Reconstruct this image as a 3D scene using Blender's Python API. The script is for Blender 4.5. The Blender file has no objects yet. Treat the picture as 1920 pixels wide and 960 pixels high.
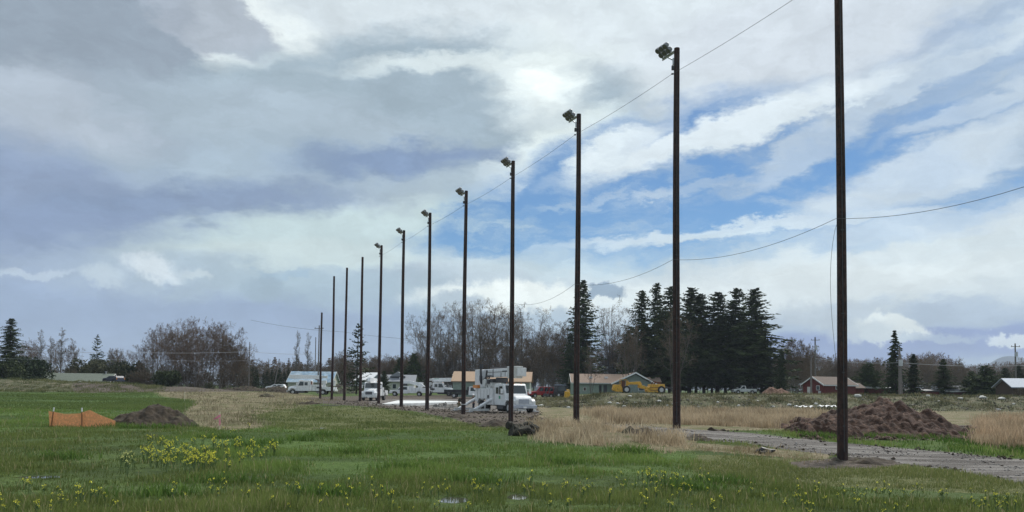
import bpy, bmesh, math, random
import numpy as np
from mathutils import Vector, Matrix, Euler
R_ = math.radians
random.seed(7); rng = np.random.default_rng(7)
scene = bpy.context.scene
C = scene.collection

# ------------------------------------------------------------------ camera
F = 1450.0; CX = 960.0; CY = 668.8; ROLL = 0.0105; PITCH = R_(2.5)
CAM = np.array([0.0, 0.0, 2.0])
cam_d = bpy.data.cameras.new('camera'); cam = bpy.data.objects.new('camera', cam_d); C.objects.link(cam)
RM = Euler((math.pi/2+PITCH, 0, 0)).to_matrix() @ Matrix.Rotation(ROLL, 3, 'Z')
cam.matrix_world = Matrix.Translation(Vector(CAM)) @ RM.to_4x4()
cam_d.sensor_width = 36; cam_d.lens = 36*F/1920; cam_d.shift_y = (CY-480)/1920
cam_d.clip_start = 0.1; cam_d.clip_end = 30000
scene.camera = cam
RN = np.array(RM)

def ray(px, py):
    v = RN @ np.array([(px-CX)/F, -(py-CY)/F, -1.0]); return v
def at(px, py, d):
    """world point seen at photo pixel (px,py) at depth y=d"""
    v = ray(px, py); return Vector(CAM + v*(d/v[1]))
def proj(P):
    L = (P-CAM) @ RN
    w = np.where(-L[:, 2] > 0.01, -L[:, 2], 0.01)
    return CX+F*L[:, 0]/w, CY-F*L[:, 1]/w
def azel(px, py):
    v = ray(px, py); v = v/np.linalg.norm(v)
    return math.atan2(v[0], v[1]), math.asin(v[2])

# ------------------------------------------------------------------ node helpers
def srgb(r, g, b):
    f = lambda c: (c/255/12.92 if c/255 <= .04045 else ((c/255+.055)/1.055)**2.4)
    return (f(r), f(g), f(b), 1)
class NT:
    def __init__(s, tree): s.t = tree; s.n = tree.nodes; s.l = tree.links
    def new(s, typ, **kw):
        n = s.n.new(typ)
        for k, v in kw.items(): setattr(n, k, v)
        return n
    def set(s, sock, v):
        if isinstance(v, bpy.types.NodeSocket): s.l.new(v, sock)
        elif v is not None: sock.default_value = v
    def math(s, op, a, b=None, c=None, clamp=False):
        n = s.new('ShaderNodeMath', operation=op, use_clamp=clamp)
        s.set(n.inputs[0], a); s.set(n.inputs[1], b); s.set(n.inputs[2], c); return n.outputs[0]
    def vmath(s, op, a, b=None, scale=None):
        n = s.new('ShaderNodeVectorMath', operation=op)
        s.set(n.inputs[0], a); s.set(n.inputs[1], b)
        if scale is not None: s.set(n.inputs['Scale'], scale)
        return n.outputs[0]
    def mix(s, f, a, b, mode='MIX'):
        n = s.new('ShaderNodeMix', data_type='RGBA', blend_type=mode)
        s.set(n.inputs[0], f); s.set(n.inputs[6], a); s.set(n.inputs[7], b); return n.outputs[2]
    def noise(s, vec, scale, detail=4, rough=.55, out='Fac', dist=0):
        n = s.new('ShaderNodeTexNoise'); s.set(n.inputs['Vector'], vec)
        n.inputs['Scale'].default_value = scale; n.inputs['Detail'].default_value = detail
        n.inputs['Roughness'].default_value = rough; n.inputs['Distortion'].default_value = dist
        return n.outputs[out]
    def ss(s, v, a, b, c=0., d=1.):
        n = s.new('ShaderNodeMapRange', interpolation_type='SMOOTHSTEP')
        s.set(n.inputs[0], v); n.inputs[1].default_value = a; n.inputs[2].default_value = b
        n.inputs[3].default_value = c; n.inputs[4].default_value = d; return n.outputs[0]
    def mapping(s, vec, loc=(0, 0, 0), rot=(0, 0, 0), sc=(1, 1, 1), typ='POINT'):
        n = s.new('ShaderNodeMapping', vector_type=typ); s.set(n.inputs[0], vec)
        n.inputs[1].default_value = loc; n.inputs[2].default_value = rot; n.inputs[3].default_value = sc
        return n.outputs[0]

# ------------------------------------------------------------------ world: broken cloud over a Nishita sky
SUN_AZ = R_(35); SUN_EL = R_(52)
w = bpy.data.worlds.new('World'); scene.world = w; w.use_nodes = True
W = NT(w.node_tree); W.n.clear()
sky = W.new('ShaderNodeTexSky', sky_type='NISHITA'); sky.sun_disc = False
sky.sun_elevation = SUN_EL; sky.sun_rotation = SUN_AZ; sky.air_density = 1.0; sky.dust_density = 0.05; sky.ozone_density = 3.5
tc = W.new('ShaderNodeTexCoord').outputs['Generated']
sx = W.new('ShaderNodeSeparateXYZ'); W.l.new(tc, sx.inputs[0])
az = W.math('ARCTAN2', sx.outputs[0], sx.outputs[1]); el = W.math('ARCSINE', sx.outputs[2])
cb = W.new('ShaderNodeCombineXYZ'); W.l.new(az, cb.inputs[0]); W.l.new(el, cb.inputs[1])
P0 = cb.outputs[0]
# domain warp: broad billows then fine ragged edges, stretched along the streaks
st = W.mapping(P0, rot=(0, 0, R_(-12)), sc=(1.0, 2.2, 1))
n1 = W.noise(st, 3.2, 4, .55, 'Color'); n2 = W.noise(st, 12, 9, .68, 'Color')
w1 = W.vmath('SCALE', W.vmath('SUBTRACT', n1, (.5, .5, .5)), scale=.10)
w2 = W.vmath('SCALE', W.vmath('SUBTRACT', n2, (.5, .5, .5)), scale=.12)
PW = W.vmath('ADD', P0, W.vmath('ADD', W.vmath('MULTIPLY', w1, (1, .5, 0)), W.vmath('MULTIPLY', w2, (1, .55, 0))))
w3 = W.vmath('SCALE', W.vmath('SUBTRACT', W.noise(P0, 30, 8, .66, 'Color'), (.5, .5, .5)), scale=.06)
PF = W.vmath('ADD', P0, W.vmath('MULTIPLY', w3, (1, .8, 0)))   # puffier warp for low cumulus
# base by elevation
cr = W.new('ShaderNodeValToRGB'); W.l.new(W.ss(el, 0.0, .62), cr.inputs[0])
e = cr.color_ramp.elements
e[0].position = 0; e[0].color = srgb(150, 163, 186); e[1].position = 1; e[1].color = srgb(196, 203, 214)
for p, c in ((.07, (152, 168, 192)), (.2, (176, 189, 203)), (.5, (183, 194, 206))):
    k = cr.color_ramp.elements.new(p); k.color = srgb(*c)
# behind the camera: loose noise cloud
nb = W.noise(st, 2.3, 6, .55)
col = W.mix(W.ss(nb, .4, .62), W.mix(.5, cr.outputs[0], srgb(165, 176, 194)), W.mix(.6, cr.outputs[0], srgb(212, 218, 226)))
hole = W.ss(W.noise(W.mapping(st, loc=(4, 2, 1)), 1.7, 6, .55), .55, .72)
front = W.ss(W.math('ABSOLUTE', az), .75, 1.15)
hole = W.math('MULTIPLY', hole, front)
def blob(px, py, rx, ry, rot, P=None, soft=(0., .6)):
    a, e_ = azel(px, py); k = math.cos(a)
    m = W.mapping(P or PW, loc=(a, e_, 0), rot=(0, 0, R_(rot)), sc=(rx/F*k*1.25, ry/F*1.25, 1), typ='TEXTURE')
    g = W.new('ShaderNodeTexGradient', gradient_type='SPHERICAL'); W.l.new(m, g.inputs[0])
    return W.ss(g.outputs['Fac'], *soft)
# colour layers  (px, py, rx, ry, rot deg, rgb, opacity, edge)
LAY = [
 (960, 650, 1500, 80, 0, (150, 167, 194), .9, (0, .7)),
 (250, 600, 620, 95, 0, (150, 165, 193), .9, (0, .6)),
 (1000, 620, 330, 60, 0, (160, 182, 203), .6, (0, .8)),
 (700, 40, 900, 150, 2, (208, 213, 221), .9, (0, .5)),
 (440, 90, 330, 120, -35, (230, 233, 236), .95, (0, .6)),
 (1180, 90, 420, 150, 0, (212, 217, 225), .9, (0, .6)),
 (1500, 60, 300, 90, 0, (205, 209, 220), .8, (0, .6)),
 (250, 300, 520, 110, 6, (176, 187, 202), .95, (0, .6)),
 (90, 60, 300, 150, -22, (152, 161, 176), 1., (0, .18)),
 (390, 18, 120, 45, -10, (168, 174, 188), .9, (0, .3)),
 (90, 210, 220, 70, -10, (183, 190, 204), .8, (0, .6)),
 (790, 215, 400, 130, 2, (160, 173, 187), .95, (0, .3)),
 (560, 250, 320, 70, -6, (172, 183, 197), .9, (0, .5)),
 (560, 330, 520, 60, 5, (168, 181, 197), .9, (0, .6)),
 (40, 375, 330, 110, -5, (140, 153, 182), .9, (0, .6)),
 (340, 412, 340, 62, 10, (135, 150, 179), .9, (0, .5)),
 (110, 455, 330, 55, 0, (140, 154, 184), .85, (0, .5)),
 (770, 305, 270, 34, 5, (132, 149, 180), .95, (0, .7)),
 (960, 330, 200, 45, 8, (172, 184, 196), .7, (0, .6)),
 (700, 445, 460, 62, 7, (196, 209, 214), .95, (0, .5)),
 (1010, 150, 110, 95, 0, (236, 240, 243), .95, (0, .9)),
 (900, 112, 300, 22, 4, (222, 227, 231), .7, (0, .7)),
 (1050, 290, 170, 62, 20, (226, 232, 235), .95, (0, .5)),
 (560, 480, 320, 32, 4, (200, 210, 214), .8, (0, .6)),
 (380, 520, 330, 40, 0, (176, 189, 203), .8, (0, .8)),
 (640, 545, 300, 40, 0, (170, 187, 200), .7, (0, .7)),
 (1500, 510, 700, 110, 0, (200, 209, 219), .95, (0, .6)),
 (1150, 470, 380, 60, 4, (197, 210, 220), .9, (0, .7)),
 (1720, 480, 330, 60, 5, (214, 221, 228), .8, (0, .7)),
 (1500, 540, 520, 45, 2, (219, 223, 227), .7, (0, .7)),
 (1650, 600, 420, 32, 0, (176, 188, 206), .85, (0, .6)),
 (1700, 655, 520, 34, 0, (136, 151, 192), .95, (0, .5)),
]
for px, py, rx, ry, rot, c, op, soft in LAY:
    col = W.mix(W.math('MULTIPLY', blob(px, py, rx, ry, rot, None, soft), op), col, srgb(*c))
# blue openings (reveal the Nishita sky)
for px, py, rx, ry, rot, op in [(1210, 330, 350, 110, 14, 1.), (1010, 403, 240, 56, 14, 1.), (1430, 365, 430, 100, 8, 1.), (1640, 400, 330, 55, 6, .85),
                                (1250, 395, 300, 45, 4, .8), (1740, 225, 380, 95, 12, .45), (1850, 110, 300, 80, 10, .38), (1600, 290, 300, 70, 8, .75),
                                (1500, 600, 260, 25, 0, .0), (530, 513, 60, 8, 0, .25), (1150, 452, 330, 14, 4, .5)]:
    if op: hole = W.math('MAXIMUM', hole, W.math('MULTIPLY', blob(px, py, rx, ry, rot, None, (0, .42)), op))
# white veils in front of the openings
veil = None
for px, py, rx, ry, rot, op in [(1380, 238, 360, 34, 13, 1.), (1160, 275, 130, 32, 22, .9), (1500, 285, 150, 36, 30, .6), (1330, 352, 190, 11, 4, .35), (1420, 432, 420, 15, 3, .75), (1720, 330, 260, 48, 16, .75),
                                (1850, 270, 200, 40, 14, .6), (1680, 160, 260, 18, 14, .5), (1860, 190, 190, 20, 12, .5), (1080, 375, 110, 9, 10, .3), (1760, 420, 300, 25, 4, .6)]:
    b = W.math('MULTIPLY', blob(px, py, rx, ry, rot, None, (0, .55)), op)
    veil = b if veil is None else W.math('MAXIMUM', veil, b)
fib = W.noise(W.mapping(PW, rot=(0, 0, R_(-10)), sc=(1, 3.4, 1)), 8, 9, .66)
hole = W.math('MULTIPLY', hole, W.ss(fib, .44, .70, 1.0, .45))
hole = W.math('MULTIPLY', hole, W.math('SUBTRACT', 1, veil))
col = W.mix(W.math('MULTIPLY', veil, .75), col, srgb(222, 227, 235))
# low cumulus puffs (crisper)
for px, py, rx, ry, rot, c, op, soft in [
 (285, 503, 62, 22, -12, (214, 220, 229), .9, (.05, .6)), (190, 518, 45, 18, 0, (190, 200, 212), .8, (0, .6)), (50, 506, 75, 9, 0, (186, 196, 212), .8, (0, .5)),
 (372, 518, 25, 9, 0, (200, 208, 216), .7, (0, .6)), (500, 543, 42, 24, 0, (158, 174, 190), .8, (0, .5)),
 (960, 556, 190, 30, 0, (236, 239, 240), .95, (0, .5)), (860, 566, 60, 22, 0, (168, 182, 198), .8, (0, .5)), (1240, 560, 150, 26, 0, (226, 231, 235), .8, (0, .6)),
 (1010, 600, 120, 24, 0, (178, 192, 207), .8, (0, .6)), (1132, 547, 38, 15, 0, (146, 163, 183), .95, (0, .35)),
 (1560, 590, 130, 24, 0, (190, 198, 208), .8, (0, .6)), (1672, 618, 62, 22, -6, (222, 226, 228), .95, (0, .35)), (1610, 622, 60, 18, 0, (200, 208, 216), .8, (0, .5)),
 (1905, 633, 42, 11, 0, (212, 218, 226), .9, (0, .35)), (1750, 634, 90, 8, 0, (176, 188, 204), .7, (0, .6))]:
    f_ = W.math('MULTIPLY', blob(px, py, rx, ry, rot, PF, soft), op)
    col = W.mix(f_, col, srgb(*c)); hole = W.math('MULTIPLY', hole, W.math('SUBTRACT', 1, f_))
tex = W.ss(W.noise(W.mapping(PW, rot=(0, 0, R_(-8)), sc=(1, 2.6, 1)), 9, 10, .66), .3, .7, .92, 1.07)
col = W.vmath('SCALE', col, scale=W.math('MULTIPLY', tex, W.ss(W.noise(PW, 30, 6, .7), .2, .8, .975, 1.075)))
gam = W.new('ShaderNodeGamma'); W.l.new(col, gam.inputs[0]); gam.inputs[1].default_value = 1.2
col = W.vmath('MULTIPLY', gam.outputs[0], (.96, 1.005, .96))
bg1 = W.new('ShaderNodeBackground'); W.l.new(W.mix(1.0, sky.outputs[0], (.66, .93, 1.1, 1), 'MULTIPLY'), bg1.inputs[0]); bg1.inputs[1].default_value = .063
bg2 = W.new('ShaderNodeBackground'); W.l.new(col, bg2.inputs[0]); bg2.inputs[1].default_value = 1.0
ms = W.new('ShaderNodeMixShader'); W.l.new(hole, ms.inputs[0]); W.l.new(bg2.outputs[0], ms.inputs[1]); W.l.new(bg1.outputs[0], ms.inputs[2])
wo = W.new('ShaderNodeOutputWorld'); W.l.new(ms.outputs[0], wo.inputs[0])
w.cycles.sampling_method = 'MANUAL'; w.cycles.sample_map_resolution = 512

sd = bpy.data.lights.new('sun', 'SUN'); sd.energy = 3.0; sd.angle = R_(12); sd.color = (1, .96, .9)
so = bpy.data.objects.new('sun', sd); C.objects.link(so)
dv = Vector((math.sin(SUN_AZ)*math.cos(SUN_EL), math.cos(SUN_AZ)*math.cos(SUN_EL), math.sin(SUN_EL)))
so.rotation_euler = dv.to_track_quat('Z', 'Y').to_euler(); so.location = (0, 0, 60)
scene.view_settings.view_transform = 'Standard'; scene.view_settings.look = 'None'
scene.view_settings.exposure = 0.34; scene.view_settings.gamma = 1; scene.view_settings.use_curve_mapping = False
scene.cycles.volume_bounces = 0; scene.cycles.max_bounces = 5; scene.cycles.transparent_max_bounces = 6

# ------------------------------------------------------------------ object helpers
def tag(o, label=None, cat=None, group=None, kind=None):
    if label: o['label'] = label
    if cat: o['category'] = cat
    if group: o['group'] = group
    if kind: o['kind'] = kind
    return o
def empty(name, loc, rz=0, label=None, cat=None, group=None, rx=0, ry=0):
    o = bpy.data.objects.new(name, None); C.objects.link(o); o.location = loc; o.rotation_euler = (rx, ry, rz)
    o.empty_display_size = .3
    return tag(o, label, cat, group)
def link(name, me, parent=None):
    o = bpy.data.objects.new(name, me); C.objects.link(o)
    if parent is not None: o.parent = parent
    return o
def copy_tree(o, parent=None):
    c = o.copy(); C.objects.link(c); c.parent = parent
    for ch in list(o.children): copy_tree(ch, c)
    return c
def fast_mesh(name, V, Fa, m=None, smooth=False, cols=None):
    """V (n,3), Fa (m,k) ints"""
    me = bpy.data.meshes.new(name); V = np.asarray(V, np.float32); Fa = np.asarray(Fa, np.int32)
    k = Fa.shape[1]
    me.vertices.add(len(V)); me.vertices.foreach_set('co', V.ravel())
    me.loops.add(Fa.size); me.loops.foreach_set('vertex_index', Fa.ravel())
    me.polygons.add(len(Fa)); me.polygons.foreach_set('loop_start', np.arange(len(Fa), dtype=np.int32)*k)
    me.polygons.foreach_set('loop_total', np.full(len(Fa), k, np.int32))
    if smooth: me.polygons.foreach_set('use_smooth', np.ones(len(Fa), bool))
    me.update(calc_edges=True)
    for nm, arr in (cols or {}).items():
        a = me.color_attributes.new(nm, 'FLOAT_COLOR', 'POINT'); a.data.foreach_set('color', np.asarray(arr, np.float32).ravel())
    if m: me.materials.append(m)
    return me
class MB:
    def __init__(s): s.v = []; s.f = []
    def add(s, vs, fs):
        o = len(s.v); s.v += [tuple(v) for v in vs]; s.f += [tuple(i+o for i in f) for f in fs]; return s
    def box(s, c, d, rz=0, ry=0):
        m = Matrix.Rotation(rz, 3, 'Z') @ Matrix.Rotation(ry, 3, 'Y')
        vs = [Vector(c)+m @ Vector((x*d[0]/2, y*d[1]/2, z*d[2]/2)) for x in (-1, 1) for y in (-1, 1) for z in (-1, 1)]
        return s.add(vs, [(0, 1, 3, 2), (4, 6, 7, 5), (0, 4, 5, 1), (2, 3, 7, 6), (0, 2, 6, 4), (1, 5, 7, 3)])
    def prism(s, prof, y0, y1, axis='y', taper=0):
        """profile (a,b) extruded; axis y: (x,z) ; axis x: (y,z); axis z: (x,y)"""
        def q(a, b, t):
            return {'y': (a, t, b), 'x': (t, a, b), 'z': (a, b, t)}[axis]
        n = len(prof); vs = [q(a, b, y0) for a, b in prof]+[q(a, b, y1) for a, b in prof]
        fs = [tuple(range(n))[::-1], tuple(range(n, 2*n))]+[(i, (i+1) % n, n+(i+1) % n, n+i) for i in range(n)]
        return s.add(vs, fs)
    def tube(s, pts, rad, n=8, cap=True):
        pts = [Vector(p) for p in pts]; rad = rad if isinstance(rad, (list, tuple)) else [rad]*len(pts)
        o = len(s.v)
        for i, p in enumerate(pts):
            t = (pts[min(i+1, len(pts)-1)]-pts[max(i-1, 0)]).normalized()
            u = t.cross(Vector((0, 0, 1)) if abs(t.z) < .9 else Vector((1, 0, 0))).normalized(); v = t.cross(u)
            for k in range(n):
                a = 2*math.pi*k/n; s.v.append(tuple(p+(u*math.cos(a)+v*math.sin(a))*rad[i]))
        for i in range(len(pts)-1):
            for k in range(n):
                s.f.append((o+i*n+k, o+i*n+(k+1) % n, o+(i+1)*n+(k+1) % n, o+(i+1)*n+k))
        if cap:
            s.f.append(tuple(o+k for k in range(n))[::-1]); s.f.append(tuple(o+(len(pts)-1)*n+k for k in range(n)))
        return s
    def build(s, name, m, parent=None, bevel=0, smooth=False):
        me = bpy.data.meshes.new(name); me.from_pydata(s.v, [], s.f); me.materials.append(m)
        bm = bmesh.new(); bm.from_mesh(me); bmesh.ops.recalc_face_normals(bm, faces=bm.faces); bm.to_mesh(me); bm.free()
        if smooth:
            for p in me.polygons: p.use_smooth = True
        o = link(name, me, parent)
        if bevel:
            b = o.modifiers.new('bevel', 'BEVEL'); b.width = bevel; b.segments = 2; b.limit_method = 'ANGLE'; b.angle_limit = R_(40)
        return o

# vectorised value noise
_H = rng.random((256, 256))
def vn(x, y, s, seed=0):
    x = np.asarray(x)/s+seed*17.3; y = np.asarray(y)/s+seed*7.7
    xi = np.floor(x).astype(int); yi = np.floor(y).astype(int); fx = x-xi; fy = y-yi
    fx = fx*fx*(3-2*fx); fy = fy*fy*(3-2*fy)
    g = lambda a, b: _H[a & 255, b & 255]
    return (g(xi, yi)*(1-fx)+g(xi+1, yi)*fx)*(1-fy)+(g(xi, yi+1)*(1-fx)+g(xi+1, yi+1)*fx)*fy-.5
def fbm(x, y, s, n=4, seed=0):
    r = 0
    for i in range(n): r = r+vn(x, y, s/2**i, seed+i)/2**i
    return r

# ------------------------------------------------------------------ materials
MATS = {}
def mat(name, c, rough=.8, metal=0, var=.0, vscale=3, spec=.5, bump=0, bscale=20, c2=None, ramp=(.4, .6)):
    if name in MATS: return MATS[name]
    m = bpy.data.materials.new(name); m.use_nodes = True; T = NT(m.node_tree)
    b = T.n['Principled BSDF']; b.inputs['Roughness'].default_value = rough; b.inputs['Metallic'].default_value = metal
    b.inputs['Specular IOR Level'].default_value = spec
    ob = T.new('ShaderNodeTexCoord').outputs['Object']
    base = (*c, 1)
    if c2 is not None:
        base = T.mix(T.ss(T.noise(ob, vscale, 5, .6), *ramp), base, (*c2, 1))
    if var:
        f = T.ss(T.noise(T.mapping(ob, loc=(3, 1, 2)), vscale*2.3, 6, .65), .3, .7, 1-var, 1+var)
        base = T.vmath('SCALE', T.vmath('ADD', base if isinstance(base, bpy.types.NodeSocket) else base[:3], (0, 0, 0)), scale=f)
    T.set(b.inputs['Base Color'], base)
    if bump:
        n = T.new('ShaderNodeBump'); n.inputs['Strength'].default_value = .6; n.inputs['Distance'].default_value = bump
        T.l.new(T.noise(ob, bscale, 6, .65), n.inputs['Height']); T.l.new(n.outputs[0], b.inputs['Normal'])
    MATS[name] = m; return m
def foliage(name, c1, c2, attr=None, trans=.0, rough=.75, scale=.6):
    m = bpy.data.materials.new(name); m.use_nodes = True; T = NT(m.node_tree)
    b = T.n['Principled BSDF']; b.inputs['Roughness'].default_value = rough; b.inputs['Specular IOR Level'].default_value = .15
    g = T.new('ShaderNodeNewGeometry')
    oi = T.new('ShaderNodeObjectInfo')
    rnd = g.outputs['Random Per Island'] if attr is None else None
    nz = T.noise(g.outputs['Position'], scale, 3)
    f = T.math('MULTIPLY_ADD', nz, .8, T.math('MULTIPLY_ADD', oi.outputs['Random'], .25, -.1))
    if attr:
        a = T.new('ShaderNodeVertexColor', layer_name=attr); base = a.outputs[0]
    else:
        f2 = T.math('ADD', f, T.math('MULTIPLY_ADD', rnd, .5, -.25), clamp=True)
        base = T.mix(f2, (*c1, 1), (*c2, 1))
    T.set(b.inputs['Base Color'], base)
    if trans:
        tr = T.new('ShaderNodeBsdfTranslucent'); T.set(tr.inputs[0], base)
        mx = T.new('ShaderNodeMixShader'); mx.inputs[0].default_value = trans
        T.l.new(b.outputs[0], mx.inputs[1]); T.l.new(tr.outputs[0], mx.inputs[2]); T.l.new(mx.outputs[0], T.n['Material Output'].inputs[0])
    MATS[name] = m; return m

M_white = mat('white_paint', (.74, .75, .76), .35, var=.10, vscale=1.5)
M_offwhite = mat('dull_white_paint', (.6, .61, .6), .5, var=.14, vscale=2)
M_glass = mat('dark_glass', (.03, .04, .045), .08, spec=.9)
M_black = mat('black_paint', (.02, .02, .022), .55, var=.2)
M_dark = mat('dark_steel', (.05, .05, .055), .6, var=.25, vscale=6)
M_tyre = mat('tyre_rubber', (.03, .029, .028), .9, var=.3, vscale=4)
M_rim = mat('rim_metal', (.55, .55, .55), .45, metal=.2, var=.1)
M_chrome = mat('bumper_metal', (.45, .48, .55), .35, metal=.5, var=.1)
M_grille = mat('grille', (.10, .09, .09), .5, var=.5, vscale=9)
M_lens = mat('headlight_lens', (.7, .72, .72), .15)
M_amber = mat('amber_lens', (.7, .25, .05), .3)
M_red = mat('red_paint', (.28, .02, .025), .35, var=.15)
M_yellow = mat('yellow_machine_paint', (.62, .34, .03), .5, var=.25, vscale=2, c2=(.42, .22, .03), ramp=(.5, .7))
M_rust = mat('rust_brown', (.11, .045, .025), .8, var=.4)
M_pole = mat('creosote_wood', (.022, .012, .011), .85, var=.45, vscale=4, c2=(.045, .02, .016), bump=.02, bscale=25)
_T = NT(M_pole.node_tree); _b = _T.n['Principled BSDF']; _o = _T.new('ShaderNodeTexCoord').outputs['Object']
_st = _T.noise(_T.mapping(_o, sc=(1, 1, .06)), 22, 6, .7); _src = _b.inputs['Base Color'].links[0].from_socket
_pt = _T.noise(_T.mapping(_o, sc=(1, 1, .35)), 1.6, 4, .6)
_c = _T.mix(_T.ss(_st, .55, .68), _src, (.085, .05, .04, 1)); _c = _T.mix(_T.ss(_pt, .55, .7, 0, .5), _c, (.075, .055, .048, 1)); _c = _T.mix(_T.ss(_st, .36, .28), _c, (.008, .006, .006, 1)); _T.l.new(_c, _b.inputs['Base Color'])
M_util = mat('weathered_pole_wood', (.17, .15, .14), .9, var=.3, vscale=3)
M_galv = mat('galvanised_steel', (.5, .51, .53), .45, metal=.4, var=.15)
M_lamp = mat('lamp_housing', (.20, .205, .215), .55, var=.4, vscale=10)
M_lampglass = mat('lamp_glass', (.12, .12, .125), .25)
M_wire = mat('black_wire', (.09, .09, .095), .7)
M_wirel = mat('aluminium_wire', (.42, .43, .44), .6)
M_orange = mat('orange_plastic_mesh', (1.0, .47, .22), .8, var=.18, vscale=4, spec=.2)
M_stake = mat('bare_wood_stake', (.62, .55, .42), .85, var=.15)
M_stakedk = mat('brown_wood_stake', (.26, .12, .05), .85, var=.15)
M_pink = mat('pink_ribbon', (.85, .28, .38), .7)
M_greenp = mat('green_marking', (.05, .3, .17), .5)
M_plate = mat('plate', (.8, .8, .8), .5)
M_bark = mat('bark_grey_brown', (.14, .12, .105), .95, var=.35, vscale=1.5)
M_bark2 = mat('bark_dark', (.04, .03, .025), .95, var=.35, vscale=1.5)
M_twig = foliage('twigs_brown', (.115, .082, .055), (.235, .17, .115), scale=.15)
M_twigr = foliage('twigs_reddish', (.115, .074, .048), (.23, .15, .10), scale=.15)
M_twigg = foliage('twigs_grey', (.16, .14, .125), (.28, .24, .21), scale=.15)
M_fir = foliage('fir_needles', (.024, .038, .014), (.08, .105, .036), scale=.25)
M_fird = foliage('dark_fir_needles', (.022, .034, .013), (.075, .095, .034), scale=.25)
M_ever = foliage('evergreen_leaves', (.018, .032, .014), (.05, .07, .03), scale=.25)
M_oliv = foliage('olive_brush', (.045, .052, .025), (.12, .115, .06), scale=.2)
M_brush = foliage('brown_brush', (.068, .052, .034), (.145, .11, .072), scale=.2)

# ------------------------------------------------------------------ terrain
def hz(px): return 732.5+.0105*(px-960)
COLS = {0: [(0, 0), (45, 0), (100, .7), (127, 1.05), (137, 2.9), (150, 3.1), (300, 3)],
        200: [(0, 0), (45, 0), (100, .7), (127, 1.1), (137, 2.5), (150, 2.5), (300, 2.8)],
        330: [(0, 0), (45, 0), (100, .7), (127, 1.2), (140, 1.8), (150, 2.0), (300, 2.3)],
        480: [(0, 0), (45, 0), (100, .45), (130, .95), (150, 1.2), (200, 1.5), (300, 2)],
        620: [(0, 0), (45, 0), (95, .45), (112, .35), (150, .6), (200, 1.3), (300, 1.8)],
        900: [(0, 0), (40, 0), (55, -.35), (75, -.45), (110, .2), (150, .7), (200, 1.3), (300, 1.8)],
        1040: [(0, 0), (40, 0), (75, -.25), (97, .05), (110, .7), (150, .9), (200, 1.4), (300, 1.8)],
        1160: [(0, 0), (45, 0), (95, -.1), (99, 0.1), (108, 1.7), (150, 1.65), (300, 1.9)],
        1920: [(0, -.1), (30, -.15), (45, -.1), (95, -.1), (99, .1), (108, 1.85), (150, 1.7), (300, 1.9)]}
_cp = sorted(COLS); _ca = np.array([(p-960)/F for p in _cp])
def zbase(x, y):
    x = np.asarray(x, float); y = np.asarray(y, float)
    d = np.clip(y, 0, 1e5); a = np.clip(x/np.maximum(y, 1), _ca[0], _ca[-1])
    Z = np.stack([np.interp(d, [q[0] for q in COLS[p]], [q[1] for q in COLS[p]]) for p in _cp])
    i = np.clip(np.searchsorted(_ca, a)-1, 0, len(_ca)-2)
    t = (a-_ca[i])/(_ca[i+1]-_ca[i]); t = t*t*(3-2*t)
    Zi = np.take_along_axis(Z, i[None], 0)[0]; Zj = np.take_along_axis(Z, (i+1)[None], 0)[0]
    return Zi*(1-t)+Zj*t
POLES = [(1580, 861, 27.6), (1268, 803, 36.6), (1081, 796, 45.4), (957.5, 797, 55.0), (868.5, 777, 63.3), (801, 769, 71.2),
         (752, 762, 79.2), (710, 757, 87.6), (675, 752.5, 95.5), (645.5, 751, 104), (622, 751, 112), (600, 747, 120.5)]
PW_ = [at(*p) for p in POLES]
pxy = np.array([(p.x, p.y) for p in PW_])
res = np.array([p.z for p in PW_])-zbase(pxy[:, 0], pxy[:, 1])
SG = 7.0
K = np.exp(-((pxy[:, None]-pxy[None])**2).sum(-1)/(2*SG*SG))
WR = np.linalg.solve(K+np.eye(len(K))*.02, res)
PUD = []
def zg(x, y):
    x = np.atleast_1d(np.asarray(x, float)); y = np.atleast_1d(np.asarray(y, float))
    z = zbase(x, y)
    for (a, b), k in zip(pxy, WR):
        z = z+k*np.exp(-((x-a)**2+(y-b)**2)/(2*SG*SG))
    far = np.clip((y-95)/15, 0, 1)*np.clip((260-y)/60, 0, 1)
    z = z+fbm(x, y, 9, 3, 3)*.10*np.clip(y/20, 0, 1)+fbm(x, y, 3.0, 3, 9)*.16*far+fbm(x, y, 1.2, 2, 5)*.035
    for a, b_, rw, rh, zc in PUD:
        q_ = np.clip((np.hypot((x-a)/rw, (y-b_)/rh)-.95)/.9, 0, 1); q_ = q_*q_*(3-2*q_); z = z*q_+(zc-.05)*(1-q_)
    r = np.hypot(x, y)
    z = z+np.clip((r-500)/1500, 0, 1)*6
    return z
def G(x, y): return float(zg(x, y)[0])
def hit(px, py, dmax=400):
    """world point where the photo pixel meets the terrain"""
    v = ray(px, py); v = v/v[1]; d = np.arange(6, dmax, .1)
    x = CAM[0]+v[0]*d; z = CAM[2]+v[2]*d; g = zg(x, d)
    i = np.argmax(z < g) if (z < g).any() else len(d)-1
    return Vector((x[i], d[i], g[i]))
def on(px, d):
    """ground point at depth d under photo column px (near the horizon)"""
    p = at(px, 735, d); return Vector((p.x, d, G(p.x, d)))

PUD = []
def _pud(px, py, w_, h_):
    c = hit(px, py); return (c.x, c.y, w_/F*c.y/2, h_/F*c.y/2*c.y/2.0, c.z)
PUD = [_pud(72, 892, 62, 4.5), _pud(850, 935, 44, 9), _pud(970, 930, 30, 8), _pud(600, 802, 26, 1.6)]
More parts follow.
